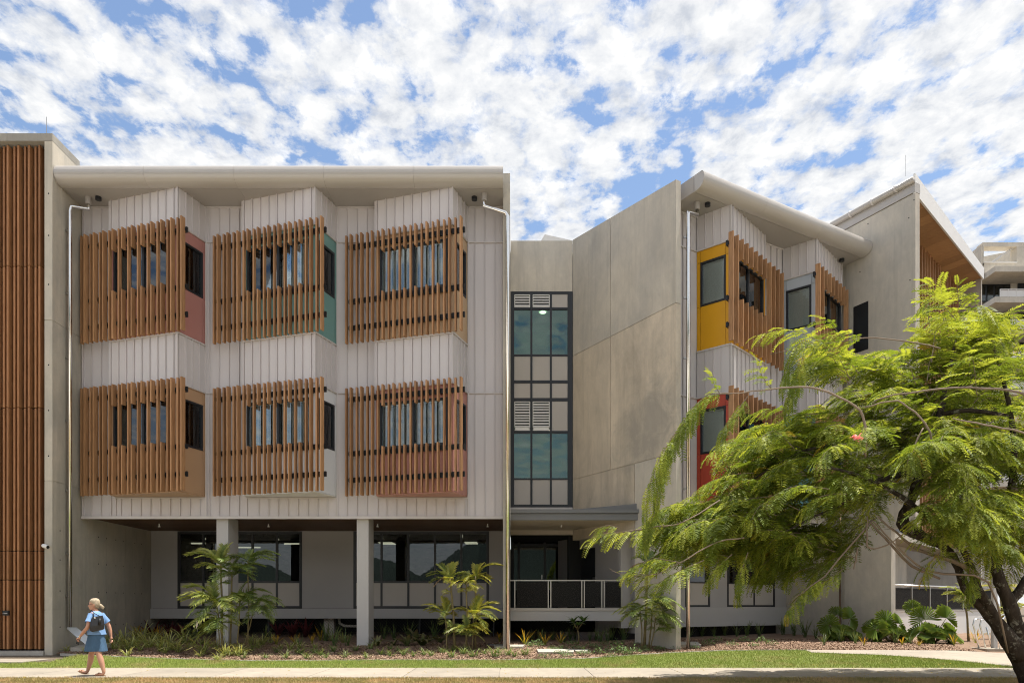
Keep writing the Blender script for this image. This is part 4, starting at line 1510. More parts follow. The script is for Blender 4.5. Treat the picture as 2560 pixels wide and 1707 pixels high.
dbox('parapet_beam', 'cream', 2457, 2800, 606, 616, DY, DY + 1)
dbox('parapet_pier', 'cream', 2457, 2459.5, 616, 665, DY, DY + 1)
dbox('parapet_pier', 'cream', 2542, 2580, 616, 658, DY, DY + 1)
dbox('parapet_wall', 'cream', 2457, 2800, 658, 683, DY, DY + 1)
dbox('flank_wall', 'cream', 2453, 2457, 612, 700, DY + 0.02, DY + 7)
dbox('parapet_rail', 'white', 2459, 2542, 655.5, 658, DY - 0.1, DY + 0.2)
p1, p2 = D(2480, 656, DY + 0.5), D(2535, 618, DY + 0.5)
MB().tube([p1, p2], 0.12, 6).build('brace', M['white'], far)
q = [D(2440, 645, DY + 12), D(2560, 622, DY + 12), D(2700, 640, DY + 12), D(2700, 700, DY + 12), D(2440, 700, DY + 12)]
MB().sweep(q, (0, 6, 0)).build('rear_roof', M['cream'], far, recalc=True)
for fl0 in range(8):
    o = fl0 * 75
    dbox('balcony_slab', 'cream', 2462, 2800, 683 + o, 697 + o, DY - 1.6, DY + 2)
    wn = dbox('window_frame', 'frame', 2463, 2545, 698 + o, 742 + o, DY + 1.2, DY + 1.3)
    for q in range(4):
        dbox('pane', 'glass_dk', 2467 + 20 * q, 2482 + 20 * q, 701 + o, 740 + o, DY + 1.15, DY + 1.19, wn)
    dbox('wall_bay', 'cream', 2545.5, 2800, 697 + o, 758 + o, DY + 1.1, DY + 2)
    wn = dbox('window_frame', 'frame', 2562, 2640, 698 + o, 742 + o, DY + 1.0, DY + 1.09)
    rl_ = dbox('balcony_rail', 'white', 2476, 2640, 738 + o, 740 + o, DY - 1.5, DY - 1.42)
    for q in range(9):
        dbox('rail_post', 'white', 2476 + q * 20, 2477.5 + q * 20, 740 + o, 757 + o, DY - 1.5, DY - 1.42, rl_)
    dbox('rail_mesh', 'white', 2476, 2640, 741 + o, 756 + o, DY - 1.45, DY - 1.44, rl_)
dbox('core_block', 'cream', 2462, 2800, 690, 1480, DY + 2, DY + 10)
# ================================================================== the setting
def sheet(name, mat, x0, x1, ys, zo=0.0, nx=2, kind='structure', jit=0.0):
    mb = MB()
    xs = [x0 + (x1 - x0) * i / nx for i in range(nx + 1)]
    for y in ys:
        for x in xs:
            mb.v.append(V((x, y, ground_z(y) + zo + (rnd.uniform(-jit, jit) if jit else 0))))
    w = nx + 1
    for j in range(len(ys) - 1):
        for i in range(nx):
            mb.f.append((j * w + i, j * w + i + 1, (j + 1) * w + i + 1, (j + 1) * w + i))
    return mb.build(name, mat, None, (0, (ys[0] + ys[-1]) / 2, 0), kind=kind)


sheet('ground', M['soil'], -900, 900, [-900, -60, 5, 12, 18.1, 22.5, 32, 200, 2500], -0.06, 8)

# garden edge line, left to right, from the photograph
EDGE = [(150, 1634), (298, 1642), (470, 1648), (640, 1652), (957, 1650), (1240, 1650), (1448, 1647), (1567, 1639), (1657, 1633), (1800, 1626.5), (1930, 1625), (2030, 1625)]
EP = [ghit(*p) for p in EDGE]


def edge_y(x):
    if x <= EP[0].x:
        return EP[0].y
    for a, b in zip(EP[:-1], EP[1:]):
        if a.x <= x <= b.x:
            return a.y + (b.y - a.y) * (x - a.x) / (b.x - a.x)
    return EP[-1].y


PATH0, PATH1 = 15.62, 18.08
# concrete path beside the garden on the right
RP_FAR = [ghit(*p) for p in ((2030, 1624.6), (2200, 1624.6), (2390, 1626), (2480, 1631), (2700, 1640))]
RP_NEAR = [ghit(*p) for p in ((2030, 1631), (2200, 1637), (2330, 1646), (2440, 1656), (2540, 1668))]


def poly_y(P, x):
    if x <= P[0].x:
        return P[0].y
    for a, b in zip(P[:-1], P[1:]):
        if a.x <= x <= b.x:
            return a.y + (b.y - a.y) * (x - a.x) / (b.x - a.x)
    return P[-1].y


# lawn strip between footpath and garden
LAWN_L = at(40, 1650, 18.6).x
xs = [-16 + 0.25 * k for k in range(int(32 / 0.25) + 1)]


def lawn_far(x):
    if x < -12.2:
        return 19.0
    y = edge_y(x)
    if x > RP_NEAR[0].x - 0.01:
        y = min(y, poly_y(RP_NEAR, x))
    return y


def strip(name, mat, fn0, fn1, xs, zo, rows=5, kind='structure'):
    mb = MB()
    for x in xs:
        a, b = fn0(x), fn1(x)
        for r in range(rows + 1):
            y = a + (b - a) * r / rows
            mb.v.append(V((x, y, ground_z(y) + zo)))
    w = rows + 1
    for i in range(len(xs) - 1):
        for r in range(rows):
            mb.f.append((i * w + r, (i + 1) * w + r, (i + 1) * w + r + 1, i * w + r + 1))
    return mb.build(name, mat, None, (0, 19, 0), kind=kind)


lx_end = RP_NEAR[-1].x
strip('lawn', M['turf'], lambda x: PATH1 + 0.02, lambda x: max(PATH1 + 0.04, lawn_far(x)), [x for x in xs if x <= lx_end], 0.0)
strip('garden_bed', M['mulch'], lambda x: edge_y(x) + 0.08 if x < RP_FAR[0].x else poly_y(RP_FAR, x) + 0.02, lambda x: 29.5, [x for x in xs if -13.1 <= x] + [16.3, 17, 18], 0.0, 12)
strip('side_path', M['path'], lambda x: poly_y(RP_NEAR, x) + 0.01, lambda x: max(poly_y(RP_NEAR, x) + 0.03, poly_y(RP_FAR, x)), [RP_NEAR[0].x + 0.2 * k for k in range(48)], 0.012, 2)
# kerb edging along the bed
mb = MB()
for a, b in zip(EP[:-1], EP[1:]):
    d_ = (b - a).normalized()
    nn = V((-d_.y, d_.x, 0))
    mb.prism([(a.x, a.y), (b.x, b.y), ((b + nn * 0.10).x, (b + nn * 0.10).y), ((a + nn * 0.10).x, (a + nn * 0.10).y)], [a.z - 0.05, b.z - 0.05, b.z - 0.05, a.z - 0.05], [a.z + 0.018, b.z + 0.018, b.z + 0.018, a.z + 0.018])
mb.build('garden_edging', M['kerb'], None, (0, 20, 0), kind='structure')
# footpath in cast slabs
fp = sheet('footpath', M['kerb'], -40, 40, [PATH0 + 0.01, PATH1 - 0.01], -0.02, 2)
jx = -0.29
k = -6
while k < 7:
    a = jx + 4.2 * k
    MB().obox((a + 0.012, PATH0, -0.05), (2.1 - 0.024, 0, 0), (0, PATH1 - PATH0, 0), (0, 0, 0.062)).build('slab', M['path'], fp)
    MB().obox((a + 2.1 + 0.002, PATH0, -0.05), (2.1 - 0.004, 0, 0), (0, PATH1 - PATH0, 0), (0, 0, 0.062)).build('slab', M['path'], fp)
    k += 1
sheet('bounce_paving', M['bounce_paving'], -60, 60, [-38, -20, 0, 8.0], -0.01, 4)  # unseen pale paving behind the camera, added to bounce light onto the facades
sheet('verge', M['turf_dry'], -40, 40, [8, 11, 13, 14.5, PATH0 - 0.01], 0.0, 4)
# door apron on the left
MB().box(-18, -12.75, 18.75, 20.55, -0.02, 0.10).build('door_apron', M['path'], None, (-15, 19.6, 0), kind='structure')


def grass(name, mat, n, fx, hmin, hmax, wid, seed):
    r = np.random.RandomState(seed)
    P = fx(r, n)
    n = len(P)
    h = r.uniform(hmin, hmax, n)
    an = r.uniform(0, 2 * np.pi, n)
    le = r.uniform(0.1, 0.75, n) * h
    la = r.uniform(0, 2 * np.pi, n)
    w = wid * r.uniform(0.6, 1.3, n)
    dx, dy = np.cos(an) * w / 2, np.sin(an) * w / 2
    tip = P + np.stack([np.cos(la) * le, np.sin(la) * le, h], 1)
    a = P - np.stack([dx, dy, np.full(n, 0.01)], 1)
    b = P + np.stack([dx, dy, np.full(n, -0.01)], 1)
    v = np.stack([a, b, tip], 1).reshape(-1, 3)
    me = bpy.data.meshes.new(name)
    me.vertices.add(3 * n)
    me.vertices.foreach_set('co', v.ravel())
    me.loops.add(3 * n)
    me.loops.foreach_set('vertex_index', np.arange(3 * n))
    me.polygons.add(n)
    me.polygons.foreach_set('loop_start', np.arange(0, 3 * n, 3))
    me.update()
    me.validate()
    me.materials.append(mat)
    o = bpy.data.objects.new(name, me)
    COL.objects.link(o)
    o['kind'] = 'stuff'
    return o


gz_v = np.vectorize(ground_z)


def lawn_pts(r, n):
    x = r.uniform(-15.8, lx_end, n)
    far_ = np.array([max(PATH1 + 0.04, lawn_far(q)) for q in x])
    u_ = r.uniform(0, 1, n)
    y = PATH1 - 0.03 - 0.05 * (np.sin(x * 5.1) * np.sin(x * 1.7 + 1) + 0.4) + (far_ - PATH1 + 0.03) * u_
    keep = r.uniform(0, 1, n) < np.clip((far_ - PATH1) / 1.7, 0, 1)
    keep &= ~((x < -12.75) & (y > 18.72))
    x, y = x[keep], y[keep]
    return np.stack([x, y, gz_v(y)], 1)


def verge_pts(r, n):
    x = r.uniform(-12, 12.5, n)
    y = 13.6 + (PATH0 + 0.02 + 0.05 * np.sin(x * 4.3) * np.sin(x * 1.3) - 13.6) * r.uniform(0, 1, n)
    return np.stack([x, y, np.zeros(n)], 1)


grass('grass', M['blades'], 150000, lawn_pts, 0.03, 0.075, 0.010, 3)
grass('verge_grass', M['blades_dry'], 90000, verge_pts, 0.02, 0.06, 0.010, 4)


def chips(name, mat, n, seed):
    r = np.random.RandomState(seed)
    x = r.uniform(-13.0, 13.5, n)
    lo = np.array([edge_y(q) + 0.12 if q < RP_FAR[0].x else poly_y(RP_FAR, q) + 0.05 for q in x])
    y = lo + r.uniform(0, 1, n) ** 1.4 * 3.6
    P = np.stack([x, y, gz_v(y) + r.uniform(0.002, 0.02, n)], 1)
    an = r.uniform(0, np.pi, n)
    L = r.uniform(0.012, 0.045, n)
    Wd = r.uniform(0.006, 0.016, n)
    tilt = r.uniform(-0.5, 0.5, n)
    t2 = r.uniform(-0.4, 0.4, n)
    a = np.stack([np.cos(an) * L, np.sin(an) * L, tilt * L], 1)
    b = np.stack([-np.sin(an) * Wd, np.cos(an) * Wd, t2 * Wd], 1)
    v = np.stack([P - a - b, P + a - b * 0.7, P + a * 0.9 + b, P - a * 0.8 + b], 1).reshape(-1, 3)
    me = bpy.data.meshes.new(name)
    me.vertices.add(4 * n)
    me.vertices.foreach_set('co', v.ravel())
    me.loops.add(4 * n)
    me.loops.foreach_set('vertex_index', np.arange(4 * n))
    me.polygons.add(n)
    me.polygons.foreach_set('loop_start', np.arange(0, 4 * n, 4))
    me.update()
    me.validate()
    me.materials.append(mat)
    o = bpy.data.objects.new(name, me)
    COL.objects.link(o)
    o['kind'] = 'stuff'


chips('bark_chips', M['chips'], 60000, 7)

def litter(name, mat, n, seed):
    r = np.random.RandomState(seed)
    x = 4.0 + 9.0 * r.uniform(0, 1, n) ** 0.8
    x[: n // 4] = r.uniform(-12, 4, n // 4)
    y = r.uniform(14.3, 18.6, n)
    mb = MB()
    for a, b in zip(x, y):
        z = 0.018 if PATH0 < b < PATH1 else 0.05 + ground_z(b)
        an, L, w = r.uniform(0, 6.28), r.uniform(0.018, 0.04), r.uniform(0.008, 0.015)
        d, e = V((math.cos(an) * L, math.sin(an) * L, 0)), V((-math.sin(an) * w, math.cos(an) * w, 0.004))
        p = V((a, b, z))
        mb.quad(p - d, p - e, p + d, p + e)
    mb.build(name, mat, None, (0, 17, 0), kind='stuff')


litter('fallen_leaves', M['tree_dry'], 420, 21)

# what the ground floor glass mirrors: hills and a low building across the road
hb = MB()
r_ = random.Random(5)
prev = None
xs_ = [-700 + 20 * k for k in range(71)]
hs = [45 + 28 * math.sin(x / 95.0 + 0.6) + 16 * math.sin(x / 41.0) + 7 * math.sin(x / 17.0 + 1) + r_.uniform(-6, 6) for x in xs_]
prof = [V((x, -420, max(18, h_))) for x, h_ in zip(xs_, hs)]
for (a, b) in zip(prof[:-1], prof[1:]):
    hb.quad((a.x, -300, -1), (b.x, -300, -1), tuple(b), tuple(a))
    hb.quad(tuple(a), tuple(b), (b.x, -560, -1), (a.x, -560, -1))
hb.build('hills', M['hills'], None, (0, -420, 0), kind='structure')
shed = thing('building', (-4, -42, 0), 'long low pale building across the road mirrored in the ground floor glass', 'building')
MB().box(-30, 24, -48, -40, -0.05, 3.4).build('wall', M['cream'], shed)
MB().box(-31, 25, -49, -39.2, 3.405, 3.9).build('roof', M['fascia'], shed)
for k in range(11):
    MB().box(-28 + 4.8 * k, -25 + 4.8 * k, -40.0, -39.95, 1.0, 2.5).build('window', M['frame'], shed)

# ------------------------------------------------------------------ concrete pads, plate, rails
def pad(px0, px1, py0, py1, name, label, cat, h_=0.06, m='conc_pale', z_up=0.0):
    a, b = ghit(px0, py1), ghit(px1, py0)
    s = b.y / F
    x0, x1 = (px0 - 1280) * a.y / F, (px1 - 1280) * a.y / F
    zc = ground_z((a.y + b.y) / 2)
    return MB().prism([(x0, a.y), (x1, a.y), (x1 + 0.08, b.y), (x0 - 0.03, b.y)], [a.z - 0.05, a.z - 0.05, b.z - 0.05, b.z - 0.05], [a.z + h_, a.z + h_, b.z + h_, b.z + h_]).build(name, M[m], None, label=label, cat=cat)


pad(1346, 1434, 1626, 1634, 'concrete_pad', 'long flat pale concrete pad in the mulch below the frangipani', 'concrete pad')
pad(1440, 1468, 1627, 1632, 'concrete_pad', 'short pale concrete pad next to the long flat one', 'concrete pad')
pad(1236, 1306, 1615, 1620, 'concrete_pad', 'pale concrete pad at the foot of the middle steel downpipe', 'concrete pad')
pad(1698, 1752, 1610, 1618, 'concrete_pad', 'grey concrete pad at the foot of the downpipe by the end wall', 'concrete pad', 0.09)
pad(1222, 1252, 1610, 1612.5, 'pit_lid', 'small dark pit lid in the mulch left of the middle downpipe', 'pit lid', 0.02, 'canopy')
pad(176, 232, 1617, 1628, 'concrete_plinth', 'rough concrete plinth under the leaning metal plate', 'concrete plinth', 0.12, 'kerb')
A_, B_ = at(166, 1570, 20.9), at(222, 1617, 20.3)
w1 = V((0.30, -0.05, 0.0))
MB().obox(A_, (B_ - A_), w1, (0.03, 0.0, 0.035)).build('metal_plate', M['galv'], None, label='grey metal plate leaning from the concrete wall onto its plinth', cat='metal plate')

# security camera on the fin
cp = at(112, 1366, 20.55)
cm = thing('security_camera', tuple(cp), 'white bullet security camera on the concrete fin beside the battens', 'security camera')
MB().cyl(cp + V((-0.02, 0.04, 0.03)), cp + V((-0.02, -0.02, 0.03)), 0.05, 14).build('mount', M['white'], cm, smooth=False)
MB().tube([cp + V((-0.01, -0.06, 0.03)), cp + V((0.04, -0.085, 0.015)), cp + V((0.16, -0.12, -0.02))], [0.05, 0.062, 0.055], 14).build('housing', M['white'], cm, smooth=False)
MB().cyl(cp + V((0.161, -0.12, -0.02)), cp + V((0.172, -0.124, -0.024)), 0.045, 14).build('lens', M['black'], cm)

# stair handrails and post on the right
rails = thing('handrail', tuple(ghit(2455, 1630)), 'looped stainless steel stair handrail beside the tree trunk', 'handrail')
yb = 21.4


def loop(pl, y, name='rail'):
    MB().tube([at(px, py, y + dy) for px, py, dy in pl], 0.024, 8).build(name, M['steel'], rails, smooth=True)


loop([(2449, 1632, 0), (2441, 1590, 0), (2433, 1560, 0), (2436, 1548, 0), (2447, 1545, 0.1), (2500, 1538, 1.2), (2545, 1522, 2.2)], yb)
loop([(2467, 1632, 0.2), (2458, 1590, 0.2), (2450, 1562, 0.2), (2453, 1550, 0.2), (2463, 1547, 0.3)], yb)
loop([(2482, 1630, 0.6), (2472, 1590, 0.6), (2466, 1566, 0.6)], yb)
loop([(2500, 1637, -0.4), (2500, 1590, -0.4), (2500, 1555, -0.4), (2512, 1540, 0), (2550, 1518, 0.6)], yb)
MB().box(at(2440, 1632, yb).x, at(2512, 1632, yb).x, yb - 0.5, yb + 0.9, 0.1, ground_z(yb) + 0.03).build('base_slab', M['path'], rails)
pp = ghit(2489, 1622)
MB().box(pp.x - 0.06, pp.x + 0.06, pp.y, pp.y + 0.12, 0.2, zat(1440, pp.y)).build('post', M['column'], None, label='square grey painted post behind the stair handrail', cat='post')
# ================================================================== plants
def blade(mb, base, az, length, width, arch, lean, seg=4, twist=0.0, droop_pow=1.6):
    """one tapering arching leaf; mb.t gets 0..1"""
    if mb.t is None:
        mb.t = []
    d = V((math.cos(az), math.sin(az), 0))
    s = V((-math.sin(az + twist), math.cos(az + twist), 0))
    i0 = len(mb.v)
    for k in range(seg + 1):
        t = k / seg
        out = length * (math.sin(lean) * t + arch * 0.55 * t ** droop_pow)
        up = length * (math.cos(lean) * t - arch * 0.60 * t ** (droop_pow + 0.7))
        p = V(base) + d * out + V((0, 0, up))
        w = width * (0.55 + 1.2 * t if t < 0.35 else 0.97 * (1 - ((t - 0.35) / 0.65) ** 1.7)) * 0.5
        w = max(w, 0.0012)
        cup = V((0, 0, w * 0.25))
        mb.v += [p - s * w + cup, p + s * w + cup]
        mb.t += [t, t]
    for k in range(seg):
        a = i0 + 2 * k
        mb.f.append((a, a + 1, a + 3, a + 2))


def tuft_mesh(name, mat, n, length, width, arch, lean, seed, spread=0.04):
    r = random.Random(seed)
    mb = MB()
    for k in range(n):
        az = 2 * math.pi * k / n + r.uniform(-0.5, 0.5)
        blade(mb, (r.uniform(-spread, spread), r.uniform(-spread, spread), -0.01), az, length * r.uniform(0.6, 1.1), width * r.uniform(0.75, 1.2), arch * r.uniform(0.5, 1.4), lean * r.uniform(0.25, 1.5), 4, r.uniform(-0.5, 0.5))
    return mb.mesh(name, mat)


def cover_mesh(name, mat, seed, n=70, rad=0.2, h=0.2):
    r = random.Random(seed)
    mb = MB()
    mb.t = []
    for k in range(n):
        a = r.uniform(0, 6.28)
        q = rad * math.sqrt(r.random())
        z = h * (1 - (q / rad) ** 2 * 0.7) * r.uniform(0.25, 1.0)
        blade(mb, (math.cos(a) * q, math.sin(a) * q, z), r.uniform(0, 6.28), r.uniform(0.05, 0.08), 0.03, 0.4, r.uniform(0.5, 1.3), 2)
    for k in range(7):
        a = r.uniform(0, 6.28)
        blade(mb, (0, 0, 0), a, h * 1.2, 0.008, 0.3, 0.6, 3)
    return mb.mesh(name, mat)


VAR = {}
for q in range(3):
    VAR['lily', q] = tuft_mesh('strappy_plant', M['strap'], 26, 0.62, 0.026, 0.75, 0.55, 100 + q, 0.06)
    VAR['gold', q] = tuft_mesh('gold_tipped_plant', M['gold'], 12, 0.60, 0.035, 0.22, 0.50, 200 + q, 0.03)
    VAR['tall', q] = tuft_mesh('tall_strappy_plant', M['tall'], 22, 0.85, 0.03, 0.25, 0.32, 300 + q, 0.05)
    VAR['red', q] = tuft_mesh('cordyline', M['red'], 13, 0.70, 0.085, 0.35, 0.45, 400 + q, 0.03)
    VAR['broad', q] = tuft_mesh('broad_leaf_plant', M['broad'], 14, 0.55, 0.10, 0.95, 0.50, 500 + q, 0.03)
    VAR['tuft', q] = tuft_mesh('low_tuft', M['tuft'], 34, 0.30, 0.014, 0.6, 0.55, 600 + q, 0.05)
    VAR['cover', q] = cover_mesh('ground_cover_shrub', M['cover'], 700 + q)

ORD = 'first second third fourth fifth sixth seventh eighth ninth tenth eleventh twelfth thirteenth fourteenth fifteenth sixteenth seventeenth eighteenth nineteenth twentieth'.split()
ORD += ['twenty ' + w for w in ORD[:9]] + ['thirtieth'] + ['thirty ' + w for w in ORD[:9]]


def row(kind, name, pts, desc, cat, group, hbase):
    pts = sorted(pts)
    n = len(pts)
    for i, (px, py, hp) in enumerate(pts):
        g = ghit(px, py)
        hw = hp * g.y / F
        o = inst(name, VAR[kind, rnd.randrange(3)], None, (g.x, g.y, g.z), rnd.uniform(0, 6.28), hw / hbase * rnd.uniform(0.94, 1.06))
        if i == 0:
            pos = 'leftmost of its kind'
        elif i == n - 1:
            pos = 'rightmost of its kind'
        elif i < n / 2:
            pos = ORD[i] + ' from the left'
        else:
            pos = ORD[n - 1 - i] + ' from the right'
        reg(o, None, None, desc + ', ' + pos, cat, group)


row('lily', 'strappy_plant', [(166, 1628, 18), (214, 1631, 20), (272, 1612, 36), (286, 1622, 36), (306, 1610, 48), (322, 1626, 38), (336, 1614, 42), (352, 1604, 50), (372, 1618, 46), (388, 1606, 40), (404, 1628, 40), (424, 1618, 48), (446, 1630, 36), (462, 1608, 45), (510, 1634, 50), (545, 1650, 24), (560, 1640, 34), (600, 1632, 32), (634, 1618, 38), (655, 1612, 30)],
    'striped strappy lily in the mulch before the left wing', 'plant', 'striped strappy lilies in the left garden bed', 0.38)
row('lily', 'fine_leaved_plant', [(300 + 14 * q + rnd.randint(-5, 5), rnd.randint(1600, 1642), rnd.randint(22, 38)) for q in range(24)] + [(650 + 26 * q + rnd.randint(-8, 8), rnd.randint(1600, 1626), rnd.randint(20, 32)) for q in range(9)],
    'smaller arching striped lily among the bigger plants', 'plant', 'small striped lilies filling the left bed', 0.44)
row('tall', 'fine_leaved_plant', [(1300 + 28 * q + rnd.randint(-8, 8), rnd.randint(1596, 1608), rnd.randint(22, 38)) for q in range(9)] + [(2060 + 36 * q + rnd.randint(-8, 8), rnd.randint(1598, 1612), rnd.randint(26, 42)) for q in range(10)],
    'dark spiky plant at the back of the bed', 'plant', 'dark spiky plants at the back', 0.74)
row('gold', 'gold_tipped_plant', [(691, 1610, 36), (737, 1610, 36), (780, 1608, 32), (800, 1600, 38), (1249, 1604, 32), (1311, 1610, 42), (1363, 1611, 38), (1402, 1608, 34), (395, 1598, 40), (343, 1596, 44)],
    'small upright plant with gold tipped leaves', 'plant', 'gold tipped plants in the garden bed', 0.52)
row('tall', 'tall_strappy_plant', [(868, 1614, 50), (836, 1614, 52), (748, 1618, 34), (815, 1602, 48), (985, 1598, 44), (960, 1597, 48), (1022, 1597, 50), (1085, 1596, 46), (905, 1600, 30), (665, 1604, 46), (1500, 1604, 44), (1530, 1600, 42), (1560, 1600, 48), (1425, 1600, 36), (480, 1604, 50)],
    'tall dark green strappy plant in shaded mulch', 'plant', 'dark strappy plants along the crawl space', 0.74)
row('red', 'cordyline', [(378, 1592, 52), (424, 1590, 46), (450, 1594, 62), (696, 1590, 48), (731, 1592, 58), (763, 1592, 66), (410, 1600, 36)],
    'dark red cordyline in shade under the left wing', 'plant', 'red cordylines under the left wing', 0.62)
row('broad', 'broad_leaf_plant', [(941, 1614, 32), (985, 1612, 28), (1017, 1614, 38), (1056, 1613, 40), (1038, 1602, 38), (1100, 1606, 34), (1072, 1604, 30)],
    'drooping broad leaved plant right of the wide column', 'plant', 'drooping broad leaved plants', 0.40)
row('tuft', 'low_tuft', [(609, 1645, 20), (664, 1645, 18), (713, 1645, 24), (749, 1634, 26), (767, 1646, 22), (788, 1632, 24), (803, 1638, 22), (814, 1645, 18), (834, 1628, 22), (862, 1643, 22), (889, 1626, 18), (917, 1645, 22), (926, 1622, 22), (953, 1636, 24), (977, 1640, 22), (975, 1622, 16), (993, 1627, 16), (1008, 1637, 22), (1033, 1640, 20), (1059, 1636, 22), (1078, 1640, 20), (1106, 1631, 22), (1130, 1643, 24), (1134, 1626, 20), (1158, 1634, 26), (1184, 1641, 30), (1211, 1635, 20), (1238, 1641, 30), (1270, 1637, 26), (1286, 1641, 22), (1244, 1632, 20), (1313, 1636, 26), (540, 1648, 16), (630, 1626, 18), (690, 1630, 18)],
    'low green tuft in the mulch along the lawn', 'plant', 'low green tufts along the garden edge', 0.22)
row('cover', 'ground_cover_shrub', [(1326, 1614, 16), (1341, 1616, 22), (1362, 1643, 18), (1380, 1624, 16), (1407, 1624, 18), (1416, 1642, 22), (1430, 1612, 18), (1396, 1634, 16), (1530, 1642, 18), (1560, 1636, 20), (1610, 1628, 18), (1650, 1624, 18), (1690, 1622, 16), (1445, 1624, 20), (1461, 1637, 20), (1478, 1617, 16), (1496, 1620, 14), (1497, 1634, 18), (1540, 1630, 32), (1580, 1633, 24), (1515, 1612, 20), (1545, 1612, 20), (1590, 1612, 14), (1770, 1612, 18), (1735, 1620, 14), (1790, 1604, 20), (1830, 1614, 18), (1860, 1604, 18), (1885, 1616, 16), (1905, 1606, 20), (1930, 1612, 18)],
    'small leafy ground cover shrub in the mulch', 'plant', 'ground cover shrubs in the middle and right beds', 0.22)
row('tall', 'tall_strappy_plant', [(1725, 1592, 36), (1755, 1590, 40), (1785, 1590, 34), (1812, 1588, 40), (1842, 1590, 36), (1868, 1588, 42), (1898, 1590, 36), (1958, 1586, 44), (1985, 1588, 46), (2012, 1592, 50), (2040, 1596, 40)],
    'dark strappy plant under the angled wing', 'plant', 'dark strappy plants under the angled wing', 0.74)


def pinnate(mb, length, pairs, ll, lw, droop, seed, vee=0.25, sweepf=0.45, rise=0.6, tip_cut=0.0):
    """feather leaf in local space: starts at the origin, grows along +x and arches down"""
    r = random.Random(seed)
    if mb.t is None:
        mb.t = []
    pts = []
    for k in range(13):
        t = k / 12
        pts.append(V((length * (t * math.cos(rise) + 0.18 * t * t), 0, length * (math.sin(rise) * t - droop * t * t))))
    i0 = len(mb.v)
    mb.tube(pts, [0.011 * (1 - 0.75 * k / 12) + 0.002 for k in range(13)], 4)
    mb.t += [0.2] * (len(mb.v) - i0)
    for k in range(pairs):
        t = 0.16 + 0.84 * k / (pairs - 1)
        f = t * 12
        a = min(11, int(f))
        p = pts[a].lerp(pts[a + 1], f - a)
        tg = (pts[a + 1] - pts[a]).normalized()
        side = V((0, 1, 0))
        upv = tg.cross(side) * -1
        if upv.z < 0:
            upv = -upv
        L = ll * (0.45 + 1.1 * math.sin(math.pi * min(1, 0.12 + t * 0.86)) ** 0.8 * 0.62) * r.uniform(0.88, 1.08)
        for sg in (-1, 1):
            dv = (side * sg * math.cos(sweepf) + tg * math.sin(sweepf + 0.35 * t) + upv * vee).normalized()
            dv = (dv + V((r.uniform(-.08, .08), r.uniform(-.08, .08), r.uniform(-.08, .08)))).normalized()
            i = len(mb.v)
            w = (tg + upv * 0.55 * (1 if r.random() < 0.8 else -1)).normalized() * lw * 0.5
            m1 = p + dv * L * 0.45 - V((0, 0, L * 0.03))
            e = p + dv * L - V((0, 0, L * r.uniform(0.12, 0.32)))
            mb.v += [p - w * 0.4, p + w * 0.4, m1 + w, m1 - w, e]
            mb.t += [0.0, 0.0, 0.5, 0.5, 1.0]
            mb.f += [(i, i + 1, i + 2, i + 3), (i + 3, i + 2, i + 4)]
    return mb


PF = {}
for q in range(3):
    PF['mid', q] = pinnate(MB(), 1.15, 26, 0.38, 0.046, 0.60, 40 + q, 0.3, 0.55, 0.85)
    PF['up', q] = pinnate(MB(), 1.0, 24, 0.36, 0.046, 0.30, 50 + q, 0.4, 0.65, 1.2)
    PF['low', q] = pinnate(MB(), 1.0, 22, 0.34, 0.040, 0.85, 60 + q, 0.15, 0.5, 0.7)


def frond_mesh(kind, q, mat):
    key = ('pf', kind, q, mat)
    if key not in SLATS:
        SLATS[key] = PF[kind, q].mesh('frond', M[mat])
    return SLATS[key]


def palm_clump(name, base_px, label, stems, Yoff=0.0, mats=('palm', 'palm', 'palm_dk')):
    g = ghit(*base_px)
    root = thing(name, tuple(g), label, 'palm')
    for st in stems:
        (bx_, tx, ty, rad, fr) = st[:5]
        yb_ = g.y + (st[5] if len(st) > 5 else 0.0)
        b = V(((bx_ - 1280) * yb_ / F, yb_, ground_z(yb_) - 0.02))
        t = at(tx, ty, yb_ + 0.05)
        mid = b.lerp(t, 0.5) + V((0.02, 0.0, 0))
        MB().tube([b, b.lerp(t, 0.25), mid, b.lerp(t, 0.8), t], [rad * 1.25, rad, rad * 0.9, rad * 0.85, rad * 0.7], 8).build('stem', M['stem'], root, smooth=True)
        for (az, kind, sc, el, mt) in fr:
            inst('frond', frond_mesh(kind, rnd.randrange(3), mt), root, t - V((0, 0, rnd.uniform(0, 0.10))), 0, sc, (rnd.uniform(-0.25, 0.25), -el, math.radians(az)))
            if kind == 'low' and mt != 'palm_dead':
                for _q in range(2):
                    inst('frond', frond_mesh('low', rnd.randrange(3), mt), root, t - V((rnd.uniform(-0.06, 0.06), 0, rnd.uniform(0.1, 0.5))), 0, sc * rnd.uniform(0.5, 0.8), (rnd.uniform(-0.5, 0.5), -el + rnd.uniform(-0.5, 0.2), math.radians(az + rnd.uniform(-60, 60))))
            if mt != 'palm_dead':
                inst('frond', frond_mesh(kind, rnd.randrange(3), mt), root, t - V((0, 0, rnd.uniform(0.05, 0.25))), 0, sc * rnd.uniform(0.7, 0.95), (rnd.uniform(-0.4, 0.4), -el + rnd.uniform(-0.1, 0.3), math.radians(az + rnd.uniform(-38, 38))))
    return root


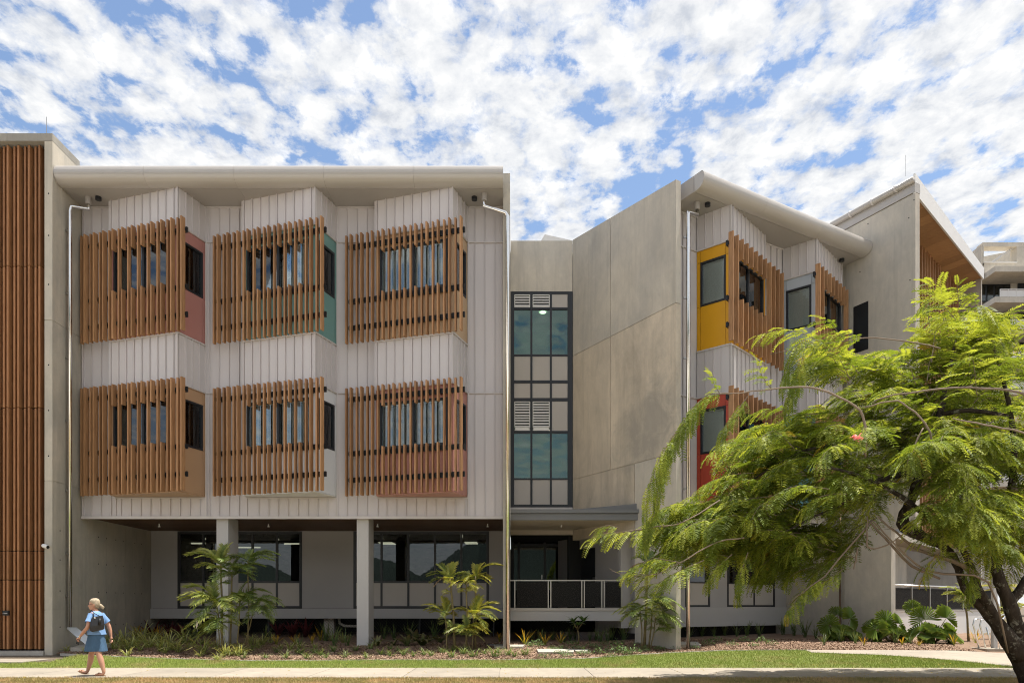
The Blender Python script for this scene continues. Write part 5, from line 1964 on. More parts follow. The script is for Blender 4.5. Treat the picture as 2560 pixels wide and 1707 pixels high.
# az: 0 right, 180 left, 270 towards the viewer; el tilts the leaf up
palm_clump('palm', (572, 1630), 'leafy green palm clump hiding the foot of the left column', [
    (556, 552, 1408, 0.035, [(150, 'mid', 0.95, 0.30, 'palm'), (60, 'up', 0.85, 0.25, 'palm'), (110, 'up', 0.75, 0.35, 'palm'), (185, 'mid', 0.95, 0.12, 'palm'), (20, 'mid', 0.85, 0.05, 'palm_dk'), (300, 'mid', 0.7, -0.1, 'palm_dk'), (230, 'mid', 0.7, 0.1, 'palm')]),
    (575, 580, 1430, 0.03, [(5, 'mid', 0.9, 0.15, 'palm_dk'), (40, 'up', 0.7, 0.2, 'palm_dk'), (330, 'mid', 0.9, -0.1, 'palm_dk'), (160, 'mid', 0.7, 0.0, 'palm_dk'), (250, 'low', 0.8, 0.0, 'palm_dk')], 0.15),
    (560, 540, 1500, 0.025, [(170, 'mid', 1.0, 0.22, 'palm'), (200, 'mid', 0.95, 0.0, 'palm'), (250, 'low', 0.85, 0.1, 'palm'), (130, 'up', 0.7, 0.3, 'palm'), (310, 'low', 0.9, 0.0, 'palm'), (220, 'low', 0.85, -0.2, 'palm_dk'), (10, 'low', 0.8, 0.0, 'palm_dk')], -0.25),
    (592, 600, 1490, 0.02, [(0, 'mid', 0.85, 0.0, 'palm_dk'), (320, 'low', 0.9, 0.1, 'palm_dk'), (40, 'up', 0.6, 0.2, 'palm_dk'), (280, 'low', 0.8, 0.1, 'palm'), (190, 'low', 0.7, 0.0, 'palm_dk')], 0.1),
    (606, 640, 1500, 0.016, [(0, 'low', 0.8, 0.05, 'palm_dk'), (30, 'low', 0.7, 0.3, 'palm_dk'), (300, 'low', 0.8, -0.1, 'palm_dk'), (340, 'low', 0.8, -0.3, 'palm_dk'), (180, 'low', 0.7, 0.1, 'palm_dk')], 0.1),
    (548, 545, 1545, 0.02, [(190, 'low', 0.9, 0.0, 'palm'), (240, 'low', 0.8, 0.0, 'palm'), (290, 'low', 0.75, 0.0, 'palm_dk'), (350, 'low', 0.7, 0.0, 'palm')], -0.3),
    (620, 620, 1400, 0.02, [(15, 'mid', 0.85, 0.05, 'palm_dk'), (350, 'mid', 0.8, -0.05, 'palm_dk'), (170, 'mid', 0.7, -0.1, 'palm_dk'), (80, 'up', 0.5, 0.3, 'palm_dk')], 0.1),
])
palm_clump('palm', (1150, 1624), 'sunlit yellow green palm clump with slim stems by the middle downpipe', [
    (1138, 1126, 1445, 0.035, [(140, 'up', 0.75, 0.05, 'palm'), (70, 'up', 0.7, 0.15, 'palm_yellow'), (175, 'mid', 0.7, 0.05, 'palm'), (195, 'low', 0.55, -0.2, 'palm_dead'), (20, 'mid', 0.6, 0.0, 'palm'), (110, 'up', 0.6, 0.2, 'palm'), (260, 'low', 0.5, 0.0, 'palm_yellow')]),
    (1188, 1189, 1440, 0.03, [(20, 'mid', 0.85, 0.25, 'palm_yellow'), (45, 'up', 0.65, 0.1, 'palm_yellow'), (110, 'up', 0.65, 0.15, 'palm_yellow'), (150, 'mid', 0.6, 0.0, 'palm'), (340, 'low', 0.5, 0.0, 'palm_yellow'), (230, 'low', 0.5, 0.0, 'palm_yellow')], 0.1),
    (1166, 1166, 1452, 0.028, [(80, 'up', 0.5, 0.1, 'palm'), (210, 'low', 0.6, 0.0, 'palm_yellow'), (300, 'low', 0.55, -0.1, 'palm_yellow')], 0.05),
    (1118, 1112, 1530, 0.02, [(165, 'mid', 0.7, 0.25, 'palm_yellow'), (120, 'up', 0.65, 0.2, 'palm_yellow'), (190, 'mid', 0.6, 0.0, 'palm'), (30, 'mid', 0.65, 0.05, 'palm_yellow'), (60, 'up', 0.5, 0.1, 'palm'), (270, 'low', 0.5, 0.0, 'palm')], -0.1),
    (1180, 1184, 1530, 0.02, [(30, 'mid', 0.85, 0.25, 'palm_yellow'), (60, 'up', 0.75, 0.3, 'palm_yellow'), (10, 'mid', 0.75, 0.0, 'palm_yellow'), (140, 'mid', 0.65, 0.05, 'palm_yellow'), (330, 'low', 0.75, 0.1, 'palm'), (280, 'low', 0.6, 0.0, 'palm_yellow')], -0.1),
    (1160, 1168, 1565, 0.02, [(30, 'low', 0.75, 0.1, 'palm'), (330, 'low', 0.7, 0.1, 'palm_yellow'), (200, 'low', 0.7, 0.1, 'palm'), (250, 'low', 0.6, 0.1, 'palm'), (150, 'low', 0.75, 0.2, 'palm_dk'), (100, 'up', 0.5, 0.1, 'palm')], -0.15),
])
palm_clump('palm', (1612, 1620), 'thin brown stemmed palm against the concrete end wall', [
    (1611, 1618, 1405, 0.04, [(110, 'up', 0.65, 0.05, 'palm_dk'), (60, 'up', 0.6, 0.0, 'palm_dk'), (165, 'low', 0.65, -0.1, 'palm_dead'), (30, 'low', 0.6, -0.1, 'palm_dead'), (150, 'mid', 0.5, 0.1, 'palm_dk')], -0.1),
    (1622, 1632, 1500, 0.025, [(20, 'low', 0.9, 0.1, 'palm_dk'), (340, 'low', 0.9, 0.0, 'palm_dk'), (300, 'low', 0.8, 0.0, 'palm'), (60, 'mid', 0.7, 0.0, 'palm_dk'), (250, 'low', 0.7, 0.0, 'palm'), (160, 'low', 0.8, 0.0, 'palm')], -0.2),
    (1606, 1600, 1520, 0.02, [(170, 'low', 0.8, 0.1, 'palm'), (200, 'low', 0.7, 0.0, 'palm'), (240, 'low', 0.7, 0.0, 'palm_dk'), (120, 'mid', 0.5, 0.1, 'palm')], -0.2),
    (1626, 1640, 1540, 0.02, [(0, 'low', 0.8, 0.1, 'palm_dk'), (320, 'low', 0.8, 0.0, 'palm_dk'), (40, 'low', 0.7, 0.0, 'palm_dk'), (200, 'low', 0.5, 0.0, 'palm_dk')], -0.25),
])
palm_clump('palm', (2420, 1602), 'slim young palm with pale green fronds before the terrace balustrade', [
    (2422, 2412, 1490, 0.035, [(160, 'mid', 0.75, 0.3, 'palm'), (185, 'mid', 0.7, 0.0, 'palm'), (120, 'up', 0.6, 0.2, 'palm'), (60, 'up', 0.55, 0.2, 'palm_yellow'), (20, 'mid', 0.6, 0.0, 'palm'), (210, 'low', 0.6, 0.0, 'palm'), (330, 'low', 0.5, 0.0, 'palm')]),
])
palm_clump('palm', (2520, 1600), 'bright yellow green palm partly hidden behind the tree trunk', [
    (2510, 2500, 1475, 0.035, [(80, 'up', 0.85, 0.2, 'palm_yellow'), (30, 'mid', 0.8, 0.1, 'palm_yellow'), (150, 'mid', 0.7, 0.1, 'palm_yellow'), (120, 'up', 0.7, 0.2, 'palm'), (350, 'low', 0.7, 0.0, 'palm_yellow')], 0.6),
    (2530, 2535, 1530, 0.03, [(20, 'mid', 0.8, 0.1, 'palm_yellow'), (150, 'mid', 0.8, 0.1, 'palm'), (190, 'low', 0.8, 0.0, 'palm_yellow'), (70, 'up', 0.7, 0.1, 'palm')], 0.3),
])


def fan_leaf(radius, seed, open_=2.5):
    """pleated, split fan in local space: hub at the origin, spread in the x-z plane"""
    r = random.Random(seed)
    mb = MB()
    mb.t = []
    n = 20
    for k in range(n):
        a0 = math.pi / 2 - open_ + 2 * open_ * k / n
        a1 = math.pi / 2 - open_ + 2 * open_ * (k + 1) / n
        am = (a0 + a1) / 2
        rr = radius * r.uniform(0.88, 1.06)
        i = len(mb.v)
        q = 0.09 * radius
        sag = r.uniform(-0.02, 0.06) * radius
        for a, f_, yy in ((a0 + 0.015, 0.78, q), (am, 0.86, -q), (a1 - 0.015, 0.78, q)):
            mb.v.append(V((math.cos(a) * rr * f_, yy * 0.8, math.sin(a) * rr * f_)))
        mb.v += [V((0, 0, 0)), V((math.cos(a0 + 0.05) * rr, q * 0.6 + sag, math.sin(a0 + 0.05) * rr)), V((math.cos(a1 - 0.05) * rr * 1.02, q * 0.6 + sag, math.sin(a1 - 0.05) * rr * 1.02))]
        mb.t += [0.6, 0.6, 0.6, 0.0, 1.0, 1.0]
        mb.f += [(i + 3, i, i + 1), (i + 3, i + 1, i + 2), (i, i + 4, i + 1), (i + 1, i + 5, i + 2)]
    return mb


FAN = [fan_leaf(0.40, 900 + q, 1.9 + 0.35 * q).mesh('leaf', M['fan']) for q in range(3)]


def fan_palm(base_px, label, leaves):
    g = ghit(*base_px)
    root = thing('fan_palm', tuple(g), label, 'fan palm')
    for (px, py, sc, yaw, tilt, roll, dy) in leaves:
        p = at(px, py, g.y + dy)
        b = g + V((rnd.uniform(-0.06, 0.06), rnd.uniform(-0.05, 0.05), 0.02))
        MB().tube([b, b.lerp(p, 0.5) + V((0, 0, 0.06)), p], [0.014, 0.011, 0.008], 6).build('leaf_stalk', M['stem'], root, smooth=True)
        inst('leaf', FAN[rnd.randrange(3)], root, p, 0, sc * 1.18, (tilt, roll, yaw))
    for k in range(15):
        a = 2 * math.pi * k / 15 + rnd.uniform(-0.3, 0.3)
        p = g + V((math.cos(a) * rnd.uniform(0.25, 0.45), math.sin(a) * 0.28 - 0.1, rnd.uniform(0.12, 0.36)))
        MB().tube([g, g.lerp(p, 0.6) + V((0, 0, 0.07)), p], [0.011, 0.009, 0.007], 5).build('leaf_stalk', M['stem'], root, smooth=True)
        inst('leaf', FAN[rnd.randrange(3)], root, p, 0, rnd.uniform(0.6, 0.9), (rnd.uniform(-1.35, -0.8), rnd.uniform(-0.3, 0.3) + math.cos(a) * 0.9, rnd.uniform(-0.5, 0.5)))
    return root


fan_palm((2106, 1600), 'leftmost fan palm with two raised round leaves by the concrete wall', [
    (2126, 1545, 0.95, 0.2, -0.5, 0.9, -0.1), (2070, 1560, 0.85, -0.3, -0.7, -0.9, -0.2), (2092, 1535, 0.7, 0.1, -0.2, -0.1, 0.3), (2120, 1590, 0.8, 0.3, -1.2, 0.5, -0.35), (2085, 1595, 0.8, -0.4, -1.2, -0.6, -0.35), (2140, 1600, 0.75, 0.6, -1.35, 0.9, -0.3), (2060, 1604, 0.75, -0.6, -1.35, -1.0, -0.2), (2105, 1575, 0.8, 0.0, -1.0, 0.1, -0.3)])
fan_palm((2226, 1604), 'dark dense fan palm between the two paler fan palms', [
    (2215, 1550, 0.85, 0.1, -0.4, -0.2, -0.1), (2250, 1560, 0.85, 0.3, -0.6, 0.8, -0.1), (2190, 1572, 0.85, -0.4, -0.8, -0.8, -0.2), (2230, 1578, 0.85, 0.0, -1.0, 0.1, -0.35), (2262, 1590, 0.8, 0.4, -1.2, 0.9, -0.25), (2200, 1596, 0.8, -0.4, -1.25, -0.8, -0.3), (2175, 1565, 0.65, -0.5, -0.7, -0.7, 0.1), (2225, 1565, 0.8, 0.1, -0.7, 0.3, -0.2)])
fan_palm((2336, 1606), 'large fan palm with two broad round leaves before the balustrade', [
    (2312, 1548, 1.1, 0.0, -0.35, -0.25, -0.1), (2366, 1544, 1.0, 0.2, -0.3, 0.4, -0.1), (2280, 1518, 0.6, -0.2, -0.3, -0.9, 0.3), (2300, 1578, 0.95, -0.3, -1.0, -0.6, -0.3), (2345, 1575, 0.95, 0.1, -1.0, 0.2, -0.35), (2385, 1580, 0.9, 0.4, -1.1, 0.9, -0.25), (2275, 1590, 0.85, -0.5, -1.25, -0.9, -0.2), (2330, 1592, 0.85, 0.0, -1.3, 0.0, -0.4), (2370, 1596, 0.8, 0.4, -1.3, 0.7, -0.35)])
row('gold', 'gold_tipped_plant', [(2385, 1614, 34), (2298, 1614, 20), (2255, 1612, 26), (2160, 1614, 28), (2438, 1606, 40)], 'yellow green leafy plant at the feet of the fan palms', 'plant', 'small plants under the fan palms', 0.52)

# frangipani
g = ghit(1446, 1608)
fr = thing('frangipani', tuple(g), 'small frangipani with glossy paddle leaves below the balcony edge', 'shrub')
lm = {}
for q in range(2):
    mb = MB()
    blade(mb, (0, 0, 0), 0, 0.34, 0.095, 0.35 + 0.3 * q, 1.0, 5)
    lm[q] = mb.mesh('leaf', M['frangi'])
MB().tube([g, at(1447, 1590, g.y), at(1444, 1572, g.y)], [0.028, 0.024, 0.02], 8).build('trunk', M['stem'], fr, smooth=True)
for (px, py, dy) in ((1434, 1556, -0.05), (1458, 1553, 0.05), (1444, 1562, -0.2)):
    t = at(px, py, g.y + dy)
    MB().tube([at(1444, 1574, g.y), t], [0.02, 0.015], 7).build('branch', M['stem'], fr, smooth=True)
    for k in range(11):
        inst('leaf', lm[k % 2], fr, t + V((0, 0, rnd.uniform(-0.03, 0.02))), 0, rnd.uniform(0.75, 1.1), (0, rnd.uniform(-0.5, 0.35), 2 * math.pi * k / 11 + rnd.uniform(-0.2, 0.2)))
# ================================================================== the big tree on the right
TY = 14.0
RS = 1.12
tb = V(((2545 - 1280) * TY / F, TY, 0.0))
tree = thing('tree', tuple(tb), 'large spreading feathery leaved shade tree with dark forked trunk at the right edge', 'tree')
T = lambda px, py, dy=0.0: at(px, py, TY + dy)


def limb(name, pts, mat='bark', n=9, sub=3, wob=0.012):
    """pts: (px, py, dy, radius); smoothed and slightly crooked"""
    P = [T(a, b, c) for a, b, c, r in pts]
    R = [r * RS for *_, r in pts]
    out, rad = [], []
    for i in range(len(P) - 1):
        p0, p1, p2, p3 = P[max(0, i - 1)], P[i], P[i + 1], P[min(len(P) - 1, i + 2)]
        for k in range(sub):
            t = k / sub
            q = 0.5 * ((2 * p1) + (p2 - p0) * t + (2 * p0 - 5 * p1 + 4 * p2 - p3) * t * t + (3 * p1 - p0 - 3 * p2 + p3) * t ** 3)
            out.append(q + V((rnd.uniform(-wob, wob), rnd.uniform(-wob, wob), rnd.uniform(-wob, wob))))
            rad.append((R[i] + (R[i + 1] - R[i]) * t) * rnd.uniform(0.94, 1.07))
    out.append(P[-1])
    rad.append(R[-1])
    return MB().tube(out, rad, n).build(name, M[mat], tree, smooth=True)


limb('trunk', [(2600, 1760, 0, 0.27), (2588, 1710, 0, 0.22), (2568, 1665, 0, 0.20), (2546, 1630, 0, 0.18)], n=14)
limb('limb', [(2552, 1640, -0.05, 0.16), (2524, 1600, -0.08, 0.145), (2497, 1563, -0.1, 0.125), (2465, 1525, -0.1, 0.10), (2440, 1500, -0.1, 0.085), (2418, 1478, -0.1, 0.072), (2404, 1445, 0, 0.066), (2390, 1405, 0.1, 0.066), (2360, 1368, 0.2, 0.075), (2318, 1347, 0.2, 0.085), (2285, 1330, 0.2, 0.105), (2256, 1308, 0.2, 0.105), (2268, 1270, 0.2, 0.085), (2284, 1235, 0.2, 0.08), (2302, 1170, 0.3, 0.074), (2326, 1100, 0.4, 0.066), (2350, 1030, 0.5, 0.055), (2365, 960, 0.6, 0.04), (2390, 850, 0.6, 0.02)], n=12)
limb('limb', [(2505, 1572, -0.12, 0.085), (2475, 1520, -0.2, 0.078), (2450, 1476, -0.25, 0.068), (2433, 1436, -0.3, 0.06), (2410, 1380, -0.4, 0.052), (2340, 1310, -0.6, 0.045), (2250, 1240, -0.9, 0.035), (2150, 1190, -1.1, 0.026), (2030, 1160, -1.3, 0.016)], n=10)
limb('limb', [(2552, 1640, 0.0, 0.155), (2546, 1585, -0.05, 0.13), (2535, 1540, -0.1, 0.115), (2520, 1496, -0.1, 0.105), (2503, 1464, -0.1, 0.095), (2492, 1425, -0.1, 0.087), (2492, 1385, 0, 0.08), (2505, 1320, 0, 0.072), (2525, 1230, 0.1, 0.06), (2535, 1130, 0.2, 0.05), (2520, 1000, 0.3, 0.036), (2480, 850, 0.3, 0.02)], n=12)
limb('limb', [(2524, 1505, -0.05, 0.09), (2545, 1482, 0, 0.082), (2566, 1450, 0, 0.075), (2620, 1370, 0, 0.06), (2700, 1250, 0, 0.04)], n=10)
limb('branch', [(2440, 1435, -0.3, 0.05), (2380, 1400, -0.5, 0.035), (2300, 1375, -0.7, 0.024), (2240, 1330, -0.8, 0.018), (2195, 1290, -0.9, 0.012)], 'twig', 7)
limb('branch', [(2350, 1445, -0.5, 0.02), (2280, 1415, -0.6, 0.022), (2215, 1345, -0.7, 0.02), (2170, 1300, -0.8, 0.014)], 'twig', 7)
limb('branch', [(2290, 1180, 0.2, 0.055), (2200, 1200, -0.2, 0.045), (2100, 1260, -0.4, 0.032), (2040, 1290, -0.6, 0.02), (1960, 1330, -0.9, 0.012)], 'bark', 8)
limb('branch', [(2330, 1080, 0.4, 0.05), (2250, 1080, 0.2, 0.04), (2130, 1105, 0.1, 0.03), (2000, 1130, 0, 0.02), (1880, 1200, -0.2, 0.012)], 'bark', 8)
limb('branch', [(2345, 1040, 0.5, 0.045), (2420, 1025, 0.2, 0.04), (2520, 1040, 0, 0.03)], 'bark', 8)
# pale arching twigs that stand out against the leaves
limb('twig', [(2165, 1140, -1.3, 0.018), (2163, 1084, -1.4, 0.020), (2157, 1040, -1.4, 0.019), (2119, 1002, -1.5, 0.017), (2043, 973, -1.6, 0.016), (1978, 967, -1.7, 0.014), (1905, 976, -1.7, 0.011), (1830, 983, -1.7, 0.007), (1772, 985, -1.7, 0.004)], 'twig', 7)
limb('twig', [(2180, 1010, -1.2, 0.008), (2210, 994, -1.3, 0.012), (2310, 976, -1.4, 0.015), (2425, 969, -1.4, 0.017), (2520, 976, -1.4, 0.019), (2580, 995, -1.3, 0.02)], 'twig', 7)
limb('twig', [(2160, 1020, -1.5, 0.009), (2228, 1001, -1.6, 0.013), (2272, 1018, -1.6, 0.015), (2312, 1060, -1.6, 0.016), (2338, 1120, -1.5, 0.017)], 'twig', 7)
limb('twig', [(2380, 1046, -1.6, 0.010), (2440, 1058, -1.7, 0.013), (2505, 1070, -1.7, 0.015), (2580, 1084, -1.6, 0.017)], 'twig', 7)
limb('twig', [(2268, 1158, -1.3, 0.013), (2290, 1110, -1.3, 0.014), (2308, 1070, -1.3, 0.012)], 'twig', 7)
limb('twig', [(2520, 1630, -0.3, 0.016), (2470, 1455, -0.8, 0.018), (2360, 1435, -0.9, 0.018), (2290, 1410, -1.0, 0.016), (2210, 1330, -1.0, 0.013), (2180, 1300, -1.0, 0.010)], 'twig', 6)
limb('twig', [(2180, 1300, -1.0, 0.016), (2110, 1380, -1.1, 0.015), (2060, 1440, -1.2, 0.012), (2010, 1478, -1.3, 0.008), (1970, 1510, -1.3, 0.005)], 'twig', 6)
limb('twig', [(2170, 1290, -1.0, 0.010), (2166, 1340, -1.1, 0.012), (2175, 1370, -1.1, 0.012), (2220, 1362, -1.1, 0.010), (2260, 1330, -1.1, 0.008), (2300, 1300, -1.1, 0.006)], 'twig', 6)
limb('twig', [(2143, 1370, -1.0, 0.012), (2140, 1400, -1.0, 0.014), (2134, 1422, -1.0, 0.008)], 'twig', 6)
limb('twig', [(1860, 1345, -1.4, 0.012), (1790, 1355, -1.5, 0.012), (1720, 1395, -1.5, 0.009), (1640, 1435, -1.5, 0.006), (1560, 1438, -1.5, 0.005), (1524, 1420, -1.5, 0.003)], 'twig', 6)
limb('twig', [(1800, 1250, -1.3, 0.013), (1720, 1300, -1.5, 0.010), (1640, 1317, -1.6, 0.008), (1560, 1328, -1.6, 0.006), (1500, 1335, -1.6, 0.003)], 'twig', 6)
limb('twig', [(2350, 870, -0.6, 0.012), (2250, 850, -0.9, 0.011), (2160, 846, -1.0, 0.009), (2060, 860, -1.1, 0.006), (1925, 885, -1.2, 0.004)], 'twig', 6)

# ---- leaves
NP = 12


def frond_local(seed, L=0.38):
    r = np.random.RandomState(seed)
    v, f = [], []
    dr_ = r.uniform(0.12, 0.30)
    for k in range(NP):
        t = (k + 0.9) / NP
        bx_, bz_ = L * t * (1 - 0.12 * t), -dr_ * L * t * t * 1.6
        slope = -dr_ * 2.4 * t
        ll = 0.098 * (0.62 + 0.55 * math.sin(math.pi * (0.12 + 0.78 * t))) * r.uniform(0.9, 1.08)
        w = 0.0142 * r.uniform(0.9, 1.15)
        for sg in (-1, 1):
            fx, fy, fz = 0.40 + 0.25 * t, sg * 0.88, -0.10 + r.uniform(-0.16, 0.16) + slope * 0.2
            n_ = math.sqrt(fx * fx + fy * fy + fz * fz)
            fx, fy, fz = fx / n_, fy / n_, fz / n_
            i = len(v)
            mx_, my_, mz_ = bx_ + fx * ll * 0.5, fy * ll * 0.5, bz_ + fz * ll * 0.5 + 0.003
            tw_ = r.uniform(-0.35, 0.35)
            v += [(bx_, 0, bz_), (mx_ + w * 0.92, my_ - sg * w * 0.4, mz_ + w * tw_), (bx_ + fx * ll, fy * ll, bz_ + fz * ll - 0.008), (mx_ - w * 0.92, my_ + sg * w * 0.4, mz_ - w * tw_)]
            f.append((i, i + 1, i + 2, i + 3))
    # midrib
    for k in range(4):
        t0, t1 = k / 4, (k + 1) / 4
        a = (L * t0 * (1 - 0.12 * t0), 0, -dr_ * L * t0 * t0 * 1.6)
        b = (L * t1 * (1 - 0.12 * t1), 0, -dr_ * L * t1 * t1 * 1.6)
        i = len(v)
        v += [(a[0], -0.0022, a[2]), (b[0], -0.002, b[2]), (b[0], 0.002, b[2]), (a[0], 0.0022, a[2])]
        f.append((i, i + 1, i + 2, i + 3))
    return np.array(v), f


FV = [frond_local(q, 0.42 + 0.022 * q) for q in range(6)]
fronds = []      # (pos, matrix columns, variant, scale, young)
trnd = random.Random(77)


def put_fronds(pts, step=0.075, s0=0.12, scale=1.0, young=0.25, ang=1.05, hang=0.14):
    """set leaves alternately along a polyline"""
    acc = 0.0
    total = sum((b - a).length for a, b in zip(pts[:-1], pts[1:]))
    run, sgn, nxt = 0.0, 1, total * s0
    for a, b in zip(pts[:-1], pts[1:]):
        seg = (b - a).length
        tg = (b - a).normalized()
        while nxt <= run + seg:
            p = a + tg * (nxt - run)
            q = nxt / total
            side = tg.cross(V((0, 0, 1)))
            if side.length < 0.05:
                side = V((1, 0, 0))
            side.normalize()
            an = ang * trnd.uniform(0.75, 1.2) * (1 - 0.35 * q)
            d = tg * math.cos(an) + side * sgn * math.sin(an)
            d = d + V((0, 0, -hang * trnd.uniform(0.2, 1.8))) + V((trnd.uniform(-.18, .18), trnd.uniform(-.18, .18), trnd.uniform(-.1, .1)))
            d.normalize()
            sc = scale * (0.72 + 0.5 * math.sin(math.pi * min(1, 0.2 + q * 0.75))) * trnd.uniform(0.85, 1.12)
            fronds.append((p, d, sc, trnd.randrange(6), 2 if trnd.random() < 0.012 else int(trnd.random() < young), trnd.uniform(-0.35, 0.35)))
            sgn = -sgn
            nxt += step * trnd.uniform(0.8, 1.2)
        run += seg
    # end leaf
    d = (pts[-1] - pts[-2]).normalized()
    fronds.append((pts[-1], d, scale * 0.7, trnd.randrange(6), 1, 0.0))


twigs = MB()


def spray(p, d, length, droop, scale=1.0, young=0.25, step=0.088, rad=0.007):
    n = 9
    pts = [p]
    h_ = V(d).normalized()
    for k in range(n):
        t = (k + 1) / n
        h2 = (h_ + V((0, 0, -droop * t * t * 1.3)) + V((trnd.uniform(-.07, .07), trnd.uniform(-.07, .07), trnd.uniform(-.05, .05)))).normalized()
        pts.append(pts[-1] + h2 * (length / n))
    twigs.tube(pts, [rad * (1 - 0.8 * k / n) + 0.0015 for k in range(n + 1)], 5)
    put_fronds(pts, step, 0.10, scale, young)
    return pts


CR = V((2330, 1240, 0))
CLUSTERS = [  # cx, cy, rx, ry, number, depth offset, depth spread, young share
    (2120, 1130, 330, 150, 38, -0.3, 1.9, 0.30),
    (2010, 1230, 270, 110, 26, -0.5, 1.7, 0.22),
    (2440, 1010, 170, 190, 30, 0.2, 1.9, 0.35),
    (2420, 1250, 120, 90, 11, -2.6, 0.5, 0.4),
    (2370, 1110, 120, 70, 8, -2.4, 0.5, 0.4),
    (2400, 815, 95, 75, 15, 0.2, 0.7, 0.7),
    (2330, 900, 150, 70, 13, 0.0, 1.2, 0.45),
    (1800, 1285, 150, 60, 21, -0.9, 1.2, 0.35),
    (1790, 1345, 150, 50, 16, -1.0, 0.9, 0.25),
    (2000, 1350, 150, 75, 20, -0.7, 1.2, 0.12),
    (2470, 1310, 100, 90, 11, -0.6, 1.0, 0.45),
    (2250, 960, 150, 60, 12, -0.3, 1.4, 0.4),
    (2110, 900, 90, 55, 7, -0.6, 0.9, 0.45),
    (2560, 1180, 110, 230, 20, 0.3, 1.8, 0.2),
    (2680, 1050, 120, 250, 16, 0.4, 1.8, 0.2),
    (2350, 1160, 160, 90, 8, -0.6, 1.2, 0.2),
    (1930, 1140, 90, 60, 6, -0.6, 1.0, 0.4),
    (2010, 1080, 140, 90, 14, -0.5, 1.4, 0.4),
    (1930, 1290, 190, 70, 12, -1.0, 1.0, 0.25),
    (2330, 1080, 150, 70, 8, -0.9, 0.8, 0.4),
]
for cx_, cy_, rx_, ry_, num, dy_, sy_, yg in CLUSTERS:
    for _ in range(int(num * 2.1)):
        while True:
            a, b, c = trnd.uniform(-1, 1), trnd.uniform(-1, 1), trnd.uniform(-1, 1)
            if a * a + b * b + c * c <= 1:
                break
        px, py = cx_ + rx_ * a, cy_ + ry_ * b
        p = T(px, py, dy_ + 1.2 + 1.5 * sy_ * c)
        o = T(2330, 1190, 0.2)
        rad_ = p - o
        rad_.z *= 0.35
        d = rad_.normalized() * 0.8 + V((trnd.uniform(-.55, .35), trnd.uniform(-.5, .35), trnd.uniform(-0.05, 0.45)))
        L_ = trnd.uniform(0.7, 1.25)
        p = p - d.normalized() * L_ * 0.5
        spray(p, d, L_, trnd.uniform(0.35, 1.0), trnd.uniform(0.85, 1.12), yg)


def px_spray(pl, step=0.075, scale=1.0, young=0.3, rad=0.006, hang=0.25, ang=1.05):
    pts = []
    P = [T(*q) for q in pl]
    for i in range(len(P) - 1):
        for k in range(4):
            pts.append(P[i].lerp(P[i + 1], k / 4))
    pts.append(P[-1])
    twigs.tube(pts, [rad * (1 - 0.75 * k / len(pts)) + 0.0015 for k in range(len(pts))], 5)
    put_fronds(pts, step, 0.08, scale, young, ang, hang)


# shoots that shape the outline
px_spray([(1830, 984, -1.7), (1770, 985, -1.75), (1730, 1020, -1.75), (1690, 1085, -1.8), (1660, 1150, -1.8), (1645, 1215, -1.8), (1640, 1275, -1.8)], 0.065, 0.78, 0.35, hang=0.5)
px_spray([(1752, 1000, -1.7), (1712, 1050, -1.6), (1672, 1120, -1.6), (1652, 1190, -1.6)], 0.08, 0.7, 0.3, hang=0.9, ang=1.4)
px_spray([(1690, 1080, -1.9), (1650, 1140, -1.9), (1622, 1220, -1.9), (1610, 1290, -1.9)], 0.09, 0.7, 0.3, hang=0.7, ang=1.3)
px_spray([(1800, 985, -1.7), (1785, 960, -1.7), (1779, 940, -1.7)], 0.06, 0.6, 0.6)
px_spray([(1870, 990, -1.6), (1840, 1030, -1.65), (1810, 1070, -1.7), (1795, 1100, -1.7)], 0.06, 0.65, 0.6, hang=0.5)
px_spray([(1930, 975, -1.6), (1905, 940, -1.6), (1895, 905, -1.6)], 0.06, 0.65, 0.4)
px_spray([(2010, 880, -1.2), (2000, 920, -1.2), (1985, 960, -1.2), (1965, 1010, -1.25)], 0.06, 0.85, 0.35, hang=0.5)
px_spray([(2060, 858, -1.1), (2000, 830, -1.2), (1960, 822, -1.2), (1915, 832, -1.2), (1893, 838, -1.2)], 0.065, 0.75, 0.6)
px_spray([(2050, 865, -1.1), (2010, 850, -1.2), (1985, 870, -1.2), (1965, 930, -1.2), (1955, 960, -1.2)], 0.06, 0.75, 0.4, hang=0.5)
px_spray([(2160, 846, -1.0), (2120, 835, -1.0), (2075, 840, -1.1), (2045, 855, -1.1)], 0.07, 0.8, 0.4)
px_spray([(2110, 850, -1.0), (2080, 810, -1.0), (2055, 795, -1.0)], 0.07, 0.7, 0.4)
px_spray([(2400, 790, 0.3), (2395, 740, 0.2), (2393, 712, 0.1)], 0.05, 0.7, 0.8)
px_spray([(2390, 800, 0.3), (2350, 755, 0.1), (2330, 745, 0.0), (2310, 760, 0.0)], 0.06, 0.8, 0.8)
px_spray([(2400, 800, 0.3), (2440, 760, 0.1), (2470, 775, 0.0), (2485, 810, 0.0)], 0.06, 0.85, 0.7)
px_spray([(2440, 850, 0.3), (2490, 830, 0.1), (2510, 870, 0.0), (2520, 910, 0.0)], 0.06, 0.85, 0.6)
px_spray([(2560, 900, 0.2), (2535, 850, 0.1), (2525, 820, 0.0)], 0.07, 0.8, 0.5)
px_spray([(1660, 1312, -1.6), (1600, 1325, -1.6), (1540, 1330, -1.6), (1500, 1336, -1.6), (1478, 1345, -1.6)], 0.10, 0.85, 0.6, hang=0.4)
px_spray([(1545, 1318, -1.6), (1520, 1312, -1.6), (1500, 1318, -1.6)], 0.07, 0.7, 0.6)
px_spray([(1640, 1435, -1.5), (1600, 1436, -1.5), (1572, 1428, -1.5)], 0.06, 0.65, 0.6)
